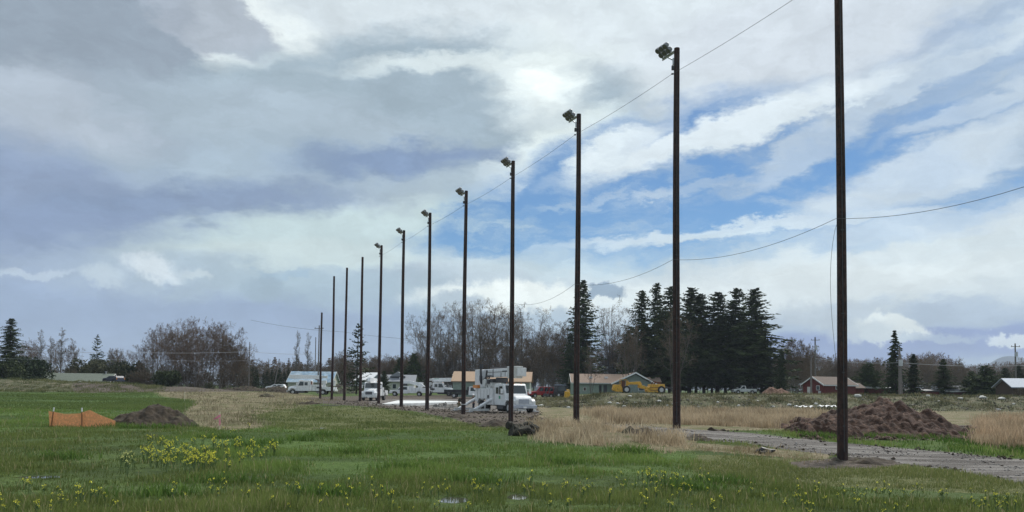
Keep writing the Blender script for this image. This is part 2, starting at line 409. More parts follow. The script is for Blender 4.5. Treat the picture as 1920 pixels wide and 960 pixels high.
# fan/polar ground mesh
th = np.unique(np.concatenate([np.linspace(-180, -46, 60), np.linspace(-46, 46, 461), np.linspace(46, 180, 60)]))
rr = np.concatenate([[.0], np.geomspace(2, 240, 430), np.geomspace(250, 4600, 40)])
TH, RR = np.meshgrid(np.radians(th), rr)
GX = (RR*np.sin(TH)).ravel(); GY = (RR*np.cos(TH)).ravel(); GZ = zg(GX, GY)
nt = len(th); nr = len(rr)
i, j = np.meshgrid(np.arange(nr-1), np.arange(nt-1), indexing='ij'); b0 = (i*nt+j).ravel()
GF = np.stack([b0, b0+1, b0+nt+1, b0+nt], 1)
gpx, gpy = proj(np.stack([GX, GY, GZ], 1))
def inpoly(px, py, poly):
    c = np.zeros(px.shape, bool); n = len(poly)
    for k in range(n):
        x0, y0 = poly[k]; x1, y1 = poly[(k+1) % n]
        if y0 == y1: continue
        c ^= ((y0 > py) != (y1 > py)) & (px < (x1-x0)*(py-y0)/(y1-y0)+x0)
    return c
def soft(px, py, poly, sx=6, sy=2.5, n=16):
    """polygon mask with a soft ragged rim"""
    r = np.random.default_rng(3); o = 0
    for k in range(n):
        o = o+inpoly(px+r.normal(0, sx), py+r.normal(0, sy), poly)
    return o/n
Z_DRY = [[(265, 728), (560, 736), (640, 748), (520, 770), (470, 778), (505, 800), (430, 806), (350, 797), (345, 772), (372, 752), (300, 742)],
         [(1560, 766), (1940, 766), (1940, 800), (1560, 806)],
         [(1000, 760), (1090, 766), (1560, 766), (1570, 806), (1290, 806), (1130, 800), (1000, 800)],
         [(985, 792), (1130, 788), (1300, 815), (1310, 845), (1180, 842), (1000, 822)],
         [(1300, 828), (1420, 838), (1560, 850), (1560, 862), (1400, 852), (1300, 842)],
         [(1815, 770), (1940, 768), (1940, 840), (1830, 832)]]
Z_MUD = [[(655, 742), (1000, 738), (1010, 772), (1010, 800), (900, 800), (840, 782), (770, 770), (690, 762), (600, 756), (560, 745)],
         [(1500, 800), (1840, 796), (1830, 825), (1500, 825)],
         [(1470, 866), (1600, 856), (1720, 866), (1640, 878), (1500, 878)],
         [(130, 716), (340, 722), (520, 727), (520, 733), (330, 734), (140, 736)]]
Z_GRAV = [[(1120, 793), (1270, 803), (1400, 811), (1560, 829), (1760, 846), (1960, 866), (1960, 915), (1800, 884), (1640, 862), (1500, 846), (1390, 830), (1290, 824), (1150, 806)],
          [(700, 748), (980, 748), (1000, 775), (900, 770), (780, 764), (690, 758)]]
Z_BANK = [[(1000, 730), (1950, 730), (1950, 772), (1500, 768), (1100, 768), (1000, 760)], [(-30, 700), (260, 700), (300, 722), (130, 734), (-30, 734)]]
Z_LUSH = [[(1300, 808), (1500, 815), (1640, 826), (1560, 830), (1300, 815)], [(300, 812), (560, 790), (900, 800), (1000, 826), (1270, 850), (1400, 860), (1200, 895), (600, 900), (300, 860)], [(-30, 734), (330, 734), (345, 790), (-30, 806)],
          [(1560, 818), (1930, 826), (1930, 862), (1620, 835)]]
Z_OLIV = [[(500, 756), (700, 764), (900, 795), (960, 806), (560, 806), (450, 790)], [(1300, 850), (1700, 868), (1960, 905), (1960, 930), (1300, 900)], [(1000, 745), (1100, 760), (1100, 790), (1000, 790)]]
nearm = (GY > 5) & (GY < 400)
def zone(polys, px, py, sx=9, sy=3): 
    o = 0
    for p in polys: o = np.maximum(o, soft(px, py, p, sx, sy))
    return o
def zones(px, py, y):
    k = (y > 5) & (y < 125); k2 = (y > 5) & (y < 190)
    dry = zone(Z_DRY, px, py, 12, 4)*k2; mud = zone(Z_MUD, px, py)*k2; gr = zone(Z_GRAV, px, py, 7, 1.6)*k2
    bank = zone(Z_BANK, px, py, 6, 2)*(y > 90)*(y < 160); lush = zone(Z_LUSH, px, py, 25, 6)*k2; ol = zone(Z_OLIV, px, py, 20, 4)*k2
    return dry, mud, gr, bank, lush, ol
dry, mud, gr, bank, lush, oliv = zones(gpx, gpy, GY)
beyond = np.clip((GY-150)/30, 0, 1)
one = np.ones_like(dry)
c1 = np.stack([dry, mud, gr, one], 1); c2 = np.stack([lush, oliv, np.maximum(bank, 0*beyond), one], 1)

gm = bpy.data.materials.new('ground'); gm.use_nodes = True; T = NT(gm.node_tree); b = T.n['Principled BSDF']
pos = T.new('ShaderNodeNewGeometry').outputs['Position']
A = T.new('ShaderNodeVertexColor', layer_name='zone'); A2 = T.new('ShaderNodeVertexColor', layer_name='tone')
s1 = T.new('ShaderNodeSeparateColor'); T.l.new(A.outputs[0], s1.inputs[0]); s2 = T.new('ShaderNodeSeparateColor'); T.l.new(A2.outputs[0], s2.inputs[0])
nA = T.noise(pos, .12, 5, .6); nB = T.noise(pos, .7, 6, .65); nC = T.noise(pos, 4.5, 6, .7); nD = T.noise(pos, 22, 4, .7)
rag = T.math('MULTIPLY_ADD', T.math('SUBTRACT', nB, .5), .9, T.math('MULTIPLY', T.math('SUBTRACT', nC, .5), .7))
def edge(v, lo=.35, hi=.65): return T.ss(T.math('ADD', v, rag), lo, hi)
green = T.mix(T.ss(nC, .35, .65), (.05, .078, .022, 1), (.10, .145, .042, 1))
green = T.mix(T.ss(nB, .42, .68), green, (.075, .105, .035, 1))
green = T.mix(T.math('MULTIPLY', s2.outputs[0], .65), green, T.mix(T.ss(nC, .3, .7), (.055, .10, .022, 1), (.11, .175, .045, 1)))
green = T.mix(T.ss(T.noise(T.mapping(pos, sc=(.35, 1.3, 1)), .16, 5, .6), .42, .62), green, T.vmath('SCALE', green, scale=.62))
olv = T.mix(T.ss(nC, .35, .65), (.075, .09, .034, 1), (.15, .155, .065, 1))
base = T.mix(edge(T.math('MULTIPLY', s2.outputs[1], .95)), green, olv)
dryc = T.mix(T.ss(nC, .3, .7), (.13, .105, .065, 1), (.28, .235, .155, 1)); dryc = T.mix(T.ss(nB, .42, .62), dryc, (.11, .115, .05, 1))
base = T.mix(edge(s1.outputs[0]), base, dryc)
bankc = T.mix(T.ss(nC, .38, .62), (.05, .055, .03, 1), (.13, .13, .075, 1)); bankc = T.mix(T.ss(nB, .5, .62), bankc, (.17, .145, .10, 1)); bankc = T.mix(T.ss(nD, .6, .7), bankc, (.025, .022, .018, 1))
base = T.mix(edge(s2.outputs[2]), base, bankc)
mudc = T.mix(T.ss(nC, .35, .65), (.045, .036, .03, 1), (.15, .125, .105, 1)); mudc = T.mix(T.ss(nB, .55, .7), mudc, (.13, .12, .065, 1))
base = T.mix(edge(s1.outputs[1]), base, mudc)
rut = T.noise(T.mapping(pos, rot=(0, 0, R_(-38)), sc=(.25, 3.0, 1)), .9, 5, .6)
grc = T.mix(T.ss(rut, .4, .6), (.09, .08, .072, 1), (.21, .195, .18, 1)); grc = T.mix(T.ss(nD, .52, .75), grc, (.30, .285, .27, 1)); grc = T.mix(T.ss(nC, .56, .72), grc, (.07, .06, .052, 1))
base = T.mix(edge(s1.outputs[2], .42, .58), base, grc)
fine = T.ss(nD, .25, .75, .78, 1.22)
T.set(b.inputs['Base Color'], T.vmath('SCALE', base, scale=fine))
b.inputs['Roughness'].default_value = .95; b.inputs['Specular IOR Level'].default_value = .12
bp = T.new('ShaderNodeBump'); bp.inputs['Strength'].default_value = .8; bp.inputs['Distance'].default_value = .12
T.l.new(T.math('ADD', nC, T.math('MULTIPLY', nD, .35)), bp.inputs['Height']); T.l.new(bp.outputs[0], b.inputs['Normal'])
ground = link('ground', fast_mesh('ground', np.stack([GX, GY, GZ], 1), GF, gm, True, {'zone': c1, 'tone': c2})); tag(ground, kind='structure')
del GX, GY, TH, RR

# ------------------------------------------------------------------ far hills
hm = mat('hill_forest_haze_tint', (.02, .032, .045), 1, var=.3, vscale=.002)  # forest green shifted to blue: distance haze put into the base colour
hv = []; hf = []
xs = np.linspace(-3700, 3700, 261)
for k, x in enumerate(xs):
    a = x/4300*F+960
    t = 34+16*math.sin(x*.0016+1)
    # real profile: a long blue ridge on the right
    t += 190*math.exp(-((a-1900)/95)**2)+55*math.exp(-((a-1815)/28)**2)+30*float(vn(x, 3, 110, 4))*(a > 1700)
    hv += [(x, 4150, 0), (x, 4300, t+8), (x, 4580, 0)]
for k in range(len(xs)-1):
    o = 3*k; hf += [(o, o+3, o+4, o+1), (o+1, o+4, o+5, o+2)]
hills = link('hills', fast_mesh('hills', np.array(hv), np.array(hf), hm, True)); tag(hills, kind='structure')

# ------------------------------------------------------------------ light poles
def make_floodlight(root, ztop):
    bx = Vector((-.42, .91, 0)).normalized(); s = Vector((-.68, -.31, .66)).normalized(); n = bx.cross(s).normalized()
    o = Vector((-.14, .10, ztop-.12))
    mb = MB(); mb.tube([o-bx*.12, o+bx*.88], .045, 6); mb.tube([o-bx*.12+Vector((0, 0, -.08)), o+bx*.88+Vector((0, 0, -.08))], .03, 6); cb_ = mb.build('crossbar', M_galv, root)
    mb = MB(); mb.tube([(-.05, .03, ztop-.62), tuple(o+bx*.45+Vector((0, 0, -.1)))], .032, 6); mb.tube([(-.02, .02, ztop-.12), tuple(o)], .05, 6)
    mb.box((-.14, .04, ztop-.62), (.1, .12, .3)); mb.build('bracket', M_galv, root)
    for a in range(3):
        for q in range(2):
            c = o+bx*(.1+.3*a)+s*(.2+.26*q)
            mb = MB(); mb.tube([c+n*.13, c+n*.06, c-n*.10, c-n*.14], [.06, .12, .145, .14], 8)
            mb.tube([c-s*.16+n*.02, c-s*.05], .02, 5)
            lamp = mb.build('floodlight', M_lamp, root)
            mb = MB(); mb.tube([c-n*.141, c-n*.15], .125, 10); mb.build('lens', M_lampglass, lamp)
def light_pole(base, H, label, lights=True, r0=.185, r1=.135, group='tall wooden light poles in a row', lean=(0, 0), knobs=True, band=False, heap=False):
    root = empty('light_pole', base, 0, label, 'light pole', group)
    root.rotation_euler = (lean[1], lean[0], 0)
    mb = MB(); pts = []; rad = []
    for k in range(13):
        t = k/12; pts.append((.02*math.sin(t*5+base[0]), .02*math.cos(t*4+base[1]), -.5+(H+.5)*t)); rad.append(r0+(r1-r0)*t)
    mb.tube(pts, rad, 14); mb.build('shaft', M_pole, root, smooth=False)
    if knobs:
        mb = MB(); mb.box((-r1-.04, 0, H-.95), (.14, .12, .2)); mb.build('cable_clamp', M_dark, root); mb = MB(); mb.tube([(-r1-.02, 0, H-1.25), (-r1-.12, 0, H-1.25)], .04, 6); mb.build('cable_insulator', M_dark, root)
    if knobs:
        mb = MB(); mb.tube([(-.02, -r0-.01, .3), (-.02, -r0*.9-.01, H*.5), (-.02, -r1-.012, H-.3)], .016, 5)
        for z in (1.2, 3.1, 5.2, 8.2): mb.box((-.02, -r0*.93-.012, z), (.09, .03, .04))
        mb.build('cable_riser', M_dark, root)
    if band:
        mb = MB(); mb.tube([(0, 0, .78), (0, 0, .84)], r0+.012, 14); mb.build('white_band', M_white, root)
    if lights: make_floodlight(root, H)
    return root
tops = [None, 91, 214, 302, 358, 399, 432, 460, 482, 502, 518, 586]
plab = ['nearest and tallest-looking brown wooden pole, top beyond the frame, loose cord hanging beside it',
        'brown wooden pole with floodlights beside the gravel track, second nearest in the row',
        'brown wooden pole with floodlights rising from dry grass in front of the tall pointed conifer',
        'brown wooden pole with floodlights standing in front of the derrick truck cab',
        'brown wooden pole with floodlights and a white band low on its shaft',
        'brown floodlight pole between the white band pole and the one at the concrete pad',
        'brown wooden pole with floodlights crossing the white service pickup',
        'farthest brown wooden pole that still carries floodlights, beside the truck seen head-on',
        'brown wooden pole without lights just left of the truck seen head-on',
        'bare brown wooden pole without lights in front of the dark grass heap',
        'bare brown wooden pole without lights just right of the parked bucket truck',
        'short brown wooden pole without lights in front of the bucket truck']
pole_top = {}
for k, (p, t) in enumerate(zip(PW_, tops)):
    p = Vector((p.x, p.y, G(p.x, p.y)))
    H = 18.0+.3 if t is None else at(POLES[k][0]+4, t, p.y).z-p.z
    light_pole(p, H, plab[k], lights=(k < 8), band=(k == 4), knobs=k < 8)
    pole_top[k] = p+Vector((0, 0, H))
p0 = Vector((15.7, 19.2, G(15.7, 19.2)))
light_pole(p0, 18.2, 'brown wooden pole with floodlights to the right, outside the photograph frame', True)

# cables
def cable(name, pts, sag, r, m, label, cat='cable', nseg=14, group=None):
    mb = MB()
    for a, b_, s in zip(pts[:-1], pts[1:], sag):
        a = Vector(a); b_ = Vector(b_); q = []
        for k in range(nseg+1):
            t = k/nseg; v = a.lerp(b_, t); v.z -= 4*s*t*(1-t); q.append(v)
        mb.tube(q, r, 5)
    o = mb.build(name, m); tag(o, label, cat, group); return o
off = Vector((-.2, -.05, 0))
pb = [Vector((p.x, p.y, 0)) for p in PW_]
cable('overhead_cable', [Vector((p0.x, p0.y, 17.2))+off, Vector((pb[0].x, pb[0].y, 17.35))+off]+[pole_top[k]+off-Vector((0, 0, 1.25)) for k in range(1, 8)], [.1]*9, .009, M_wire, 'thin dark cable strung near the tops of the floodlight poles', 'cable')
cable('messenger_wire', [Vector((p0.x, p0.y, 8.3))+off*.9]+[Vector((pb[k].x, pb[k].y, 8.3))+off*.9 for k in range(4)], [.5, .45, .45, .6], .009, M_wire, 'lower dark wire sagging between the four nearest poles at half height', 'wire')
a_ = pb[0]; q = []
for k in range(25):
    t = k/24; y = 420+270*t; xo = -12*math.sin(math.pi*min(1, t*1.12)**.8) if t < .9 else -4
    q.append(at(1569-12*math.sin(math.pi*(t**.75)), y, 27.5))
mb = MB(); mb.tube(q, .007, 5); tag(mb.build('hanging_cord', M_wire), 'loose grey cord hanging down beside the nearest pole', 'cord')

# ------------------------------------------------------------------ small utility poles
def util_pole(px, pytop, d, label, arms=1, r=.14, box=False, lean=0, m=None, thin=False):
    p = on(px, d); H = at(px, pytop, d).z-p.z
    root = empty('utility_pole', p, 0, label, 'utility pole'); root.rotation_euler = (0, lean, 0)
    mb = MB(); mb.tube([(0, 0, -.3), (0, 0, H)], [r, r*.7], 10); mb.build('shaft', m or M_util, root)
    for k in range(arms):
        mb = MB(); z = H-.7-1.5*k; mb.box((0, -.12, z), (2.0-.5*k, .1, .12)); arm = mb.build('crossarm', M_util, root)
        for s in (-.85, 0, .85):
            mb = MB(); mb.tube([(s*(1-.25*k), -.12, z+.06), (s*(1-.25*k), -.12, z+.28)], [.06, .04], 6); mb.build('insulator', M_dark, arm)
    if box:
        mb = MB(); mb.tube([(.05, -.3, H-2.9), (.05, -.3, H-1.9)], .3, 10); mb.build('transformer', M_galv, root)
    return p, H
u1 = util_pole(466, 641, 165, 'thin grey utility pole right of the big bare tree cluster', 0, .11)
util_pole(596, 610, 168, 'taller grey utility pole standing behind the parked bucket truck', 1, .16)
util_pole(590, 632, 200, 'farthest thin grey utility pole behind the bucket truck', 0, .14)
util_pole(513, 672, 190, 'leaning grey post against the dark hedge left of the bucket truck', 0, .14, lean=R_(9))
util_pole(1521, 672, 128, 'pale grey pole directly in front of the red barn gable', 0, .17)
u3 = util_pole(1529, 632, 175, 'tall utility pole with crossarms rising behind the red barn', 2, .2, True)
util_pole(1687, 652, 122, 'grey pole pair member with white box behind the big dirt mound', 0, .19, True)
util_pole(1691, 664, 124, 'shorter slanted grey pole behind the big dirt mound', 0, .15, lean=R_(-1.2))
u4 = util_pole(1905, 644, 170, 'tall utility pole with crossarm above the metal roofed barn', 1, .2, True)
cable('power_line', [at(-30, 654, 150), at(270, 661, 150), at(466, 659, 160), at(600, 663, 168)], [.3, .2, .3], .03, M_wirel, 'pale power line crossing in front of the bare tree cluster at left', 'power line')
cable('power_line', [at(-30, 671, 150), at(270, 674, 150), at(466, 676, 160)], [.2, .2], .016, M_wirel, 'fainter lower power line in front of the left hedges', 'power line')
cable('power_line', [at(1529, 672, 150), at(1687, 680, 140), at(1960, 683, 160)], [.4, .5], .03, M_wirel, 'pale power line running right behind the big dirt mound', 'power line')
cable('power_line', [at(470, 600, 400), at(640, 622, 400), at(860, 640, 400)], [1, 1], .06, M_wire, 'distant power line dipping across the sky behind the farther poles', 'power line')

# ------------------------------------------------------------------ trees
def tubes_np(segs, n=4):
    """segs: list of (p0,p1,r0,r1) -> verts, quads"""
    S = np.array([(*a, *b_, r0, r1) for a, b_, r0, r1 in segs]); A_ = S[:, :3]; B_ = S[:, 3:6]
    t = B_-A_; t /= np.linalg.norm(t, axis=1)[:, None]+1e-9
    ref = np.where(np.abs(t[:, 2:3]) < .9, [[0, 0, 1.]], [[1., 0, 0]]); u = np.cross(t, ref); u /= np.linalg.norm(u, axis=1)[:, None]+1e-9; v = np.cross(t, u)
    V = []
    for P_, rr_ in ((A_, S[:, 6:7]), (B_, S[:, 7:8])):
        for k in range(n):
            a = 2*math.pi*k/n; V.append(P_+(u*math.cos(a)+v*math.sin(a))*rr_)
    V = np.stack(V, 1).reshape(-1, 3); base_ = np.arange(len(S))*2*n
    Fq = [np.stack([base_+k, base_+(k+1) % n, base_+n+(k+1) % n, base_+n+k], 1) for k in range(n)]
    return V, np.concatenate(Fq)
def ribbons_np(segs, seed=0):
    """flat twigs: p0,p1,w0,w1"""
    r = np.random.default_rng(seed)
    S = np.array([(*a, *b_, w0, w1) for a, b_, w0, w1 in segs]); A_ = S[:, :3]; B_ = S[:, 3:6]
    t = B_-A_; u = np.cross(t, r.normal(size=t.shape)); u /= np.linalg.norm(u, axis=1)[:, None]+1e-9
    V = np.stack([A_-u*S[:, 6:7]/2, A_+u*S[:, 6:7]/2, B_+u*S[:, 7:8]/2, B_-u*S[:, 7:8]/2], 1).reshape(-1, 3)
    k = np.arange(len(S))*4; return V, np.stack([k, k+1, k+2, k+3], 1)
def gen_bare(seed, H=20, spread=.32, first=.3, vase=.5, dens=1.0, stems=1, tw=.045, droop=0):
    r = random.Random(seed); T_, W_ = [], []
    def grow(p, d, L, rad, lev):
        n = 5 if lev == 0 else (4 if lev < 3 else 2)
        pts = [p]; dirs = []
        for k in range(n):
            jit = .022 if lev == 0 else .17
            d = (d+Vector((r.gauss(0, jit), r.gauss(0, jit), r.gauss(0, jit)*.6+(.05 if lev else .03)-droop*lev*.03))).normalized()
            q_ = pts[-1]+d*(L/n); pts.append(q_); dirs.append(d)
        for k in range(n):
            t0 = k/n; t1 = (k+1)/n; tip = .25 if lev == 0 else .3
            r0 = rad*(1-(1-tip)*t0); r1 = rad*(1-(1-tip)*t1)
            if lev <= 2: T_.append((pts[k], pts[k+1], r0, r1))
            else: W_.append((pts[k], pts[k+1], max(tw, r0*2), tw*.6))
        if lev == 4: return
        nb_ = [int(20*dens), int(8*dens), int(7*dens), int(5*dens)][lev]
        for k in range(nb_):
            t = first+(1-first)*((k+r.random())/nb_) if lev == 0 else .2+.8*(k+r.random())/nb_
            idx = min(n-1, int(t*n)); pp = pts[idx].lerp(pts[idx+1], t*n-idx)
            dd = dirs[idx]; ang = r.uniform(0, 2*math.pi); side = dd.cross(Vector((math.cos(ang), math.sin(ang), .3))).normalized()
            sp = [vase, .75, .8, .8][lev]*r.uniform(.7, 1.2)
            nd = (dd*(1-.25*sp)+side*sp).normalized()
            if lev == 0: l = H*spread*(1.25-.75*t)*r.uniform(.75, 1.2); rd = rad*(1-.7*t)*.5
            else: l = L*[0, .52, .5, .5][lev]*(1.2-.5*t)*r.uniform(.7, 1.2); rd = rad*[0, .5, .5, .5][lev]
            grow(pp, nd, l, rd, lev+1)
    for s in range(stems):
        a = s*2.2+r.uniform(0, 1); o = Vector((math.cos(a), math.sin(a), 0))*(.25*s)
        grow(o, (Vector((0, 0, 1))+Vector((math.cos(a), math.sin(a), 0))*([0, .24, .17, .3][s])).normalized(), H*(1-.06*s*r.random()), H*.011*(1 if stems == 1 else .75), 0)
    V, Q = tubes_np(T_, 5); V2, Q2 = ribbons_np(W_, seed); z = max(V2[:, 2].max(), V[:, 2].max())
    return V/z, Q, V2/z, Q2
def gen_conifer(seed, H=25, Wd=.16, first=.06, dens=1.0, droop=.25, ragged=.35, sparse=0, ns=.55, pw=.8, lob=.25):
    """unit height. Wd = half width / height"""
    r = random.Random(seed); T_ = []; W_ = []; rn = np.random.default_rng(seed)
    T_.append((Vector((0, 0, 0)), Vector((0, 0, H*.5)), H*.014, H*.009)); T_.append((Vector((0, 0, H*.5)), Vector((0, 0, H)), H*.009, .03))
    nw = int(46*dens); lobes = [r.uniform(1-lob, 1+lob*.8) for _ in range(90)]
    for k in range(nw):
        t = first+(1-first)*(k+r.random())/nw; z = t*H
        wid = Wd*H*min(1, (1-t)*1.5+.02)**pw*(1 if t > .18 else .75+t*1.3)
        nb_ = int(7 if not sparse else 5); vd = min(1, lob*2)
        for j in range(nb_):
            a = r.uniform(0, 6.28); L = wid*r.uniform(1-ragged, 1+ragged*.6)*lobes[int(t*17)*4+int(a*.8) % 6]
            if r.random() < sparse: continue
            dr = droop*r.uniform(1-vd, 1+vd*1.5)
            o = Vector((0, 0, z)); d = Vector((math.cos(a), math.sin(a), r.uniform(-.15, .45)*(1 if t > .4 else .5)+(.5*max(0, t-.8)*5*r.random())))
            ns_ = max(3, int(L/ns)); prev = o
            for s in range(1, ns_+1):
                u = s/ns_; p = o+d*(L*u); p.z -= dr*L*u*u*1.2; p.z += .12*L*u**4
                W_.append((prev, p, .10*(1.3-u), .08))
                for q_ in range(3):
                    sd_ = Vector((-d.y, d.x, 0))*r.choice((-1, 1)); l2 = (1-u*.6)*L*.30*r.uniform(.5, 1.1)+.25
                    e_ = p+(sd_*r.uniform(.5, 1)+d*r.uniform(.2, .8))*l2+Vector((r.gauss(0, .1), r.gauss(0, .1), -l2*r.uniform(.1, .5)))
                    W_.append((p, e_, ns*.75*r.uniform(.5, 1.2), .06))
                prev = p
    V, Q = tubes_np(T_, 6); V2, Q2 = ribbons_np(W_, seed)
    return V/H, Q, V2/H, Q2
def gen_bush(seed, n=2600, leaf=.05, shape=(1, 1, 1), lumps=9, twig=False):
    r = np.random.default_rng(seed); V = []
    cs = r.uniform(-1, 1, (lumps, 3))*np.array([.65, .65, .5]); cs[:, 2] = np.abs(cs[:, 2])*1.1+.12; rs = r.uniform(.28, .5, lumps)
    k = r.integers(0, lumps, n); d = r.normal(size=(n, 3)); d /= np.linalg.norm(d, axis=1)[:, None]
    p = cs[k]+d*(rs[k]*r.uniform(.35, 1.05, n)**.6)[:, None]; p[:, 2] = np.abs(p[:, 2])
    u = r.normal(size=(n, 3)); u /= np.linalg.norm(u, axis=1)[:, None]; v = r.normal(size=(n, 3)); v /= np.linalg.norm(v, axis=1)[:, None]
    l = leaf*r.uniform(.6, 1.5, (n, 1))
    if twig: u = u*.14; v = v*1.7; v[:, 2] = np.abs(v[:, 2])
    V = np.stack([p-u*l, p+u*l, p+v*l*1.3], 1).reshape(-1, 3)*np.array(shape); q_ = np.arange(n)*3
    return V, np.stack([q_, q_+1, q_+2], 1)

BARE = {}
def bare_proto(key, m_t, m_w, **kw):
    V, Q, V2, Q2 = gen_bare(**kw)
    BARE[key] = (fast_mesh(key+'_trunk', V, Q, m_t, True), fast_mesh(key+'_crown', V2, Q2, m_w), (V, Q, V2, Q2))
for k in range(4):
    bare_proto('alder%d' % k, M_bark, M_twig, seed=11+k, H=24, spread=.27, first=.32+.05*(k % 2), vase=.95, dens=.72, tw=.05, stems=4)
for k in range(3):
    bare_proto('maple%d' % k, M_bark, M_twigr, seed=31+k, H=20, spread=.32, first=.25, vase=1.0, dens=.8, stems=3, tw=.05)
for k in range(3):
    bare_proto('poplar%d' % k, M_bark, M_twigg, seed=51+k, H=22, spread=.2, first=.25, vase=.42, dens=.9, tw=.05)
for k in range(2):
    bare_proto('wide%d' % k, M_bark, M_twig, seed=71+k, H=17, spread=.46, first=.18, vase=1.1, dens=1.05, stems=3, tw=.05)
CON = {}
def con_proto(key, m, **kw):
    V, Q, V2, Q2 = gen_conifer(**kw)
    CON[key] = (fast_mesh(key+'_trunk', V, Q, M_bark2, True), fast_mesh(key+'_crown', V2, Q2, m), (V, Q, V2, Q2))
for k in range(4): con_proto('fir%d' % k, M_fird, seed=101+k, H=28, Wd=.165, dens=2.0, ns=.62, first=.10, ragged=.75, pw=.62, droop=.22, lob=.36)
for k in range(2): con_proto('spruce%d' % k, M_fir, seed=121+k, H=26, Wd=.15, dens=1.8, ns=.55, pw=.75, ragged=.5, first=.04, droop=.12)
con_proto('open_spruce', M_fird, seed=131, H=17, Wd=.21, dens=.62, ns=.5, sparse=.15, droop=.0, first=.05)
con_proto('thin', M_fird, seed=133, H=18, Wd=.10, dens=1.6, ns=.6, ragged=.7)
con_proto('broad', M_fir, seed=135, H=10, Wd=.5, dens=1.2, pw=.6, ns=.42, first=.02, droop=.2, ragged=.4)
con_proto('ragged', M_fird, seed=137, H=16, Wd=.13, dens=.9, ns=.7, ragged=.9, droop=.5, first=.02)

def tree(kind, px, pytop, d, label, group=None, wide=1.0, name=None, sink=.1, hmul=1.0, cat='tree'):
    tm, cm, _ = (BARE.get(kind) or CON.get(kind))
    p = on(px, d); H = (at(px, pytop, d).z-p.z)*hmul
    nm = name or ('bare_tree' if kind in BARE else 'conifer_tree')
    rt = empty(nm, (p.x, p.y, p.z-sink), random.uniform(0, 6.28), label, cat, group)
    rt.scale = (H*wide, H*wide, H+sink); rt.rotation_euler.x = random.gauss(0, .015); rt.rotation_euler.y = random.gauss(0, .015)
    link('trunk', tm, rt); link('crown', cm, rt); return rt
BUSH = {}
for k in range(3): BUSH['ever%d' % k] = fast_mesh('ever', *gen_bush(200+k, 3600, .055), M_ever)
for k in range(3): BUSH['oliv%d' % k] = fast_mesh('oliv', *gen_bush(210+k, 3200, .05), M_oliv)
for k in range(3): BUSH['brown%d' % k] = fast_mesh('brown', *gen_bush(220+k, 4200, .05, twig=True), M_brush)
for k in range(2): BUSH['dark%d' % k] = fast_mesh('dark', *gen_bush(230+k, 4200, .06), M_fird)
def bush(kind, px, d, w_, h_, label, group=None, name='shrub', dep=None):
    p = on(px, d); o = link(name, BUSH[kind]); o.location = (p.x, p.y, p.z-.2); o.rotation_euler = (0, 0, random.uniform(0, 6.28))
    W2 = w_/F*d/2; o.scale = (W2, W2 if dep is None else dep, h_); tag(o, label, 'shrub' if name == 'shrub' else 'bush', group); return o
def bush_px(kind, px, pytop, d, wpx, label, group=None, name='shrub'):
    p = on(px, d); return bush(kind, px, d, wpx, (at(px, pytop, d).z-p.z)/1.1, label, group, name)

# left
tree('fir0', 14, 597, 165, 'tall dark conifer cut by the left edge of the photo', wide=1.25)
tree('spruce1', -28, 640, 160, 'second dark conifer at the extreme left edge behind the bank', wide=1.4)
tree('maple0', 52, 632, 175, 'bare brown tree beside the tall conifer at the left edge', wide=.9)
tree('poplar0', 78, 616, 185, 'bare pale tree, left of the pair rising above the long low house')
tree('poplar1', 111, 613, 185, 'tallest bare pale rounded tree above the long low house', wide=1.1)
tree('poplar2', 96, 630, 188, 'slim bare tree between the two taller pale trees above the low house')
tree('poplar0', 142, 633, 188, 'shorter bare pale tree just left of the lone dark spruce', wide=1.1)
tree('open_spruce', 180, 627, 190, 'lone dark spruce above the hedge behind the long low house', wide=.82)
tree('wide0', 214, 650, 200, 'small bare tree between the lone spruce and the big bare cluster', wide=.7)
bush_px('dark0', 12, 668, 152, 70, 'dark evergreen bush on the bank at the left edge')
bush_px('ever0', 66, 664, 160, 95, 'tall olive evergreen bush behind the bank near the left edge')
bush_px('ever1', 45, 702, 145, 100, 'low dark clipped shrub on the bank left of the long low house')
bush_px('brown0', 120, 678, 178, 90, 'reddish brown thicket behind the long low house roof')
bush_px('oliv0', 165, 662, 182, 90, 'olive green rounded bush behind the long low house roof')
bush_px('oliv1', 205, 672, 180, 80, 'dull green bush behind the gable of the long low house')
bush_px('ever2', 238, 664, 182, 70, 'dark green bush between the low house and the big bare cluster')
bush_px('brown1', 262, 690, 165, 70, 'brown bush at the left foot of the big bare cluster')
bush_px('dark1', 312, 688, 158, 58, 'dark evergreen shrub inside the foot of the big bare cluster')
GL = 'bare trees of the big cluster at left'
LB = 'bare brown tree in the big rounded cluster behind the left field'
for k, (px, py, wd, d) in enumerate([(268, 632, .95, 176), (285, 612, .85, 172), (300, 603, .8, 180), (318, 602, .8, 170), (334, 606, .85, 182), (350, 596, .8, 172), (366, 593, .85, 178), (384, 592, .8, 170),
                                     (398, 596, .8, 180), (412, 600, .8, 172), (427, 610, .85, 178), (442, 625, .9, 172), (376, 610, .9, 186), (340, 615, .9, 188)]):
    tree(['maple0', 'maple1', 'maple2', 'wide1'][k % 4 if k in (0, 11) or k % 4 != 3 else 0], px, py, d, LB, GL, wide=wd)
for k, px in enumerate((290, 330, 365, 400, 435)):
    bush_px('brown%d' % (k % 3), px, 672+4*(k % 2), 190, 75, 'brown undergrowth thicket behind the trunks of the big bare cluster', 'undergrowth in the big bare cluster')
bush_px('oliv2', 392, 712, 150, 20, 'small round olive shrub in front of the big bare cluster trunks')
tree('poplar2', 555, 618, 210, 'taller of two thin bare trees left of the first bare poles', wide=.75)
tree('poplar0', 573, 622, 212, 'second thin bare tree right beside the first poles', wide=.8)
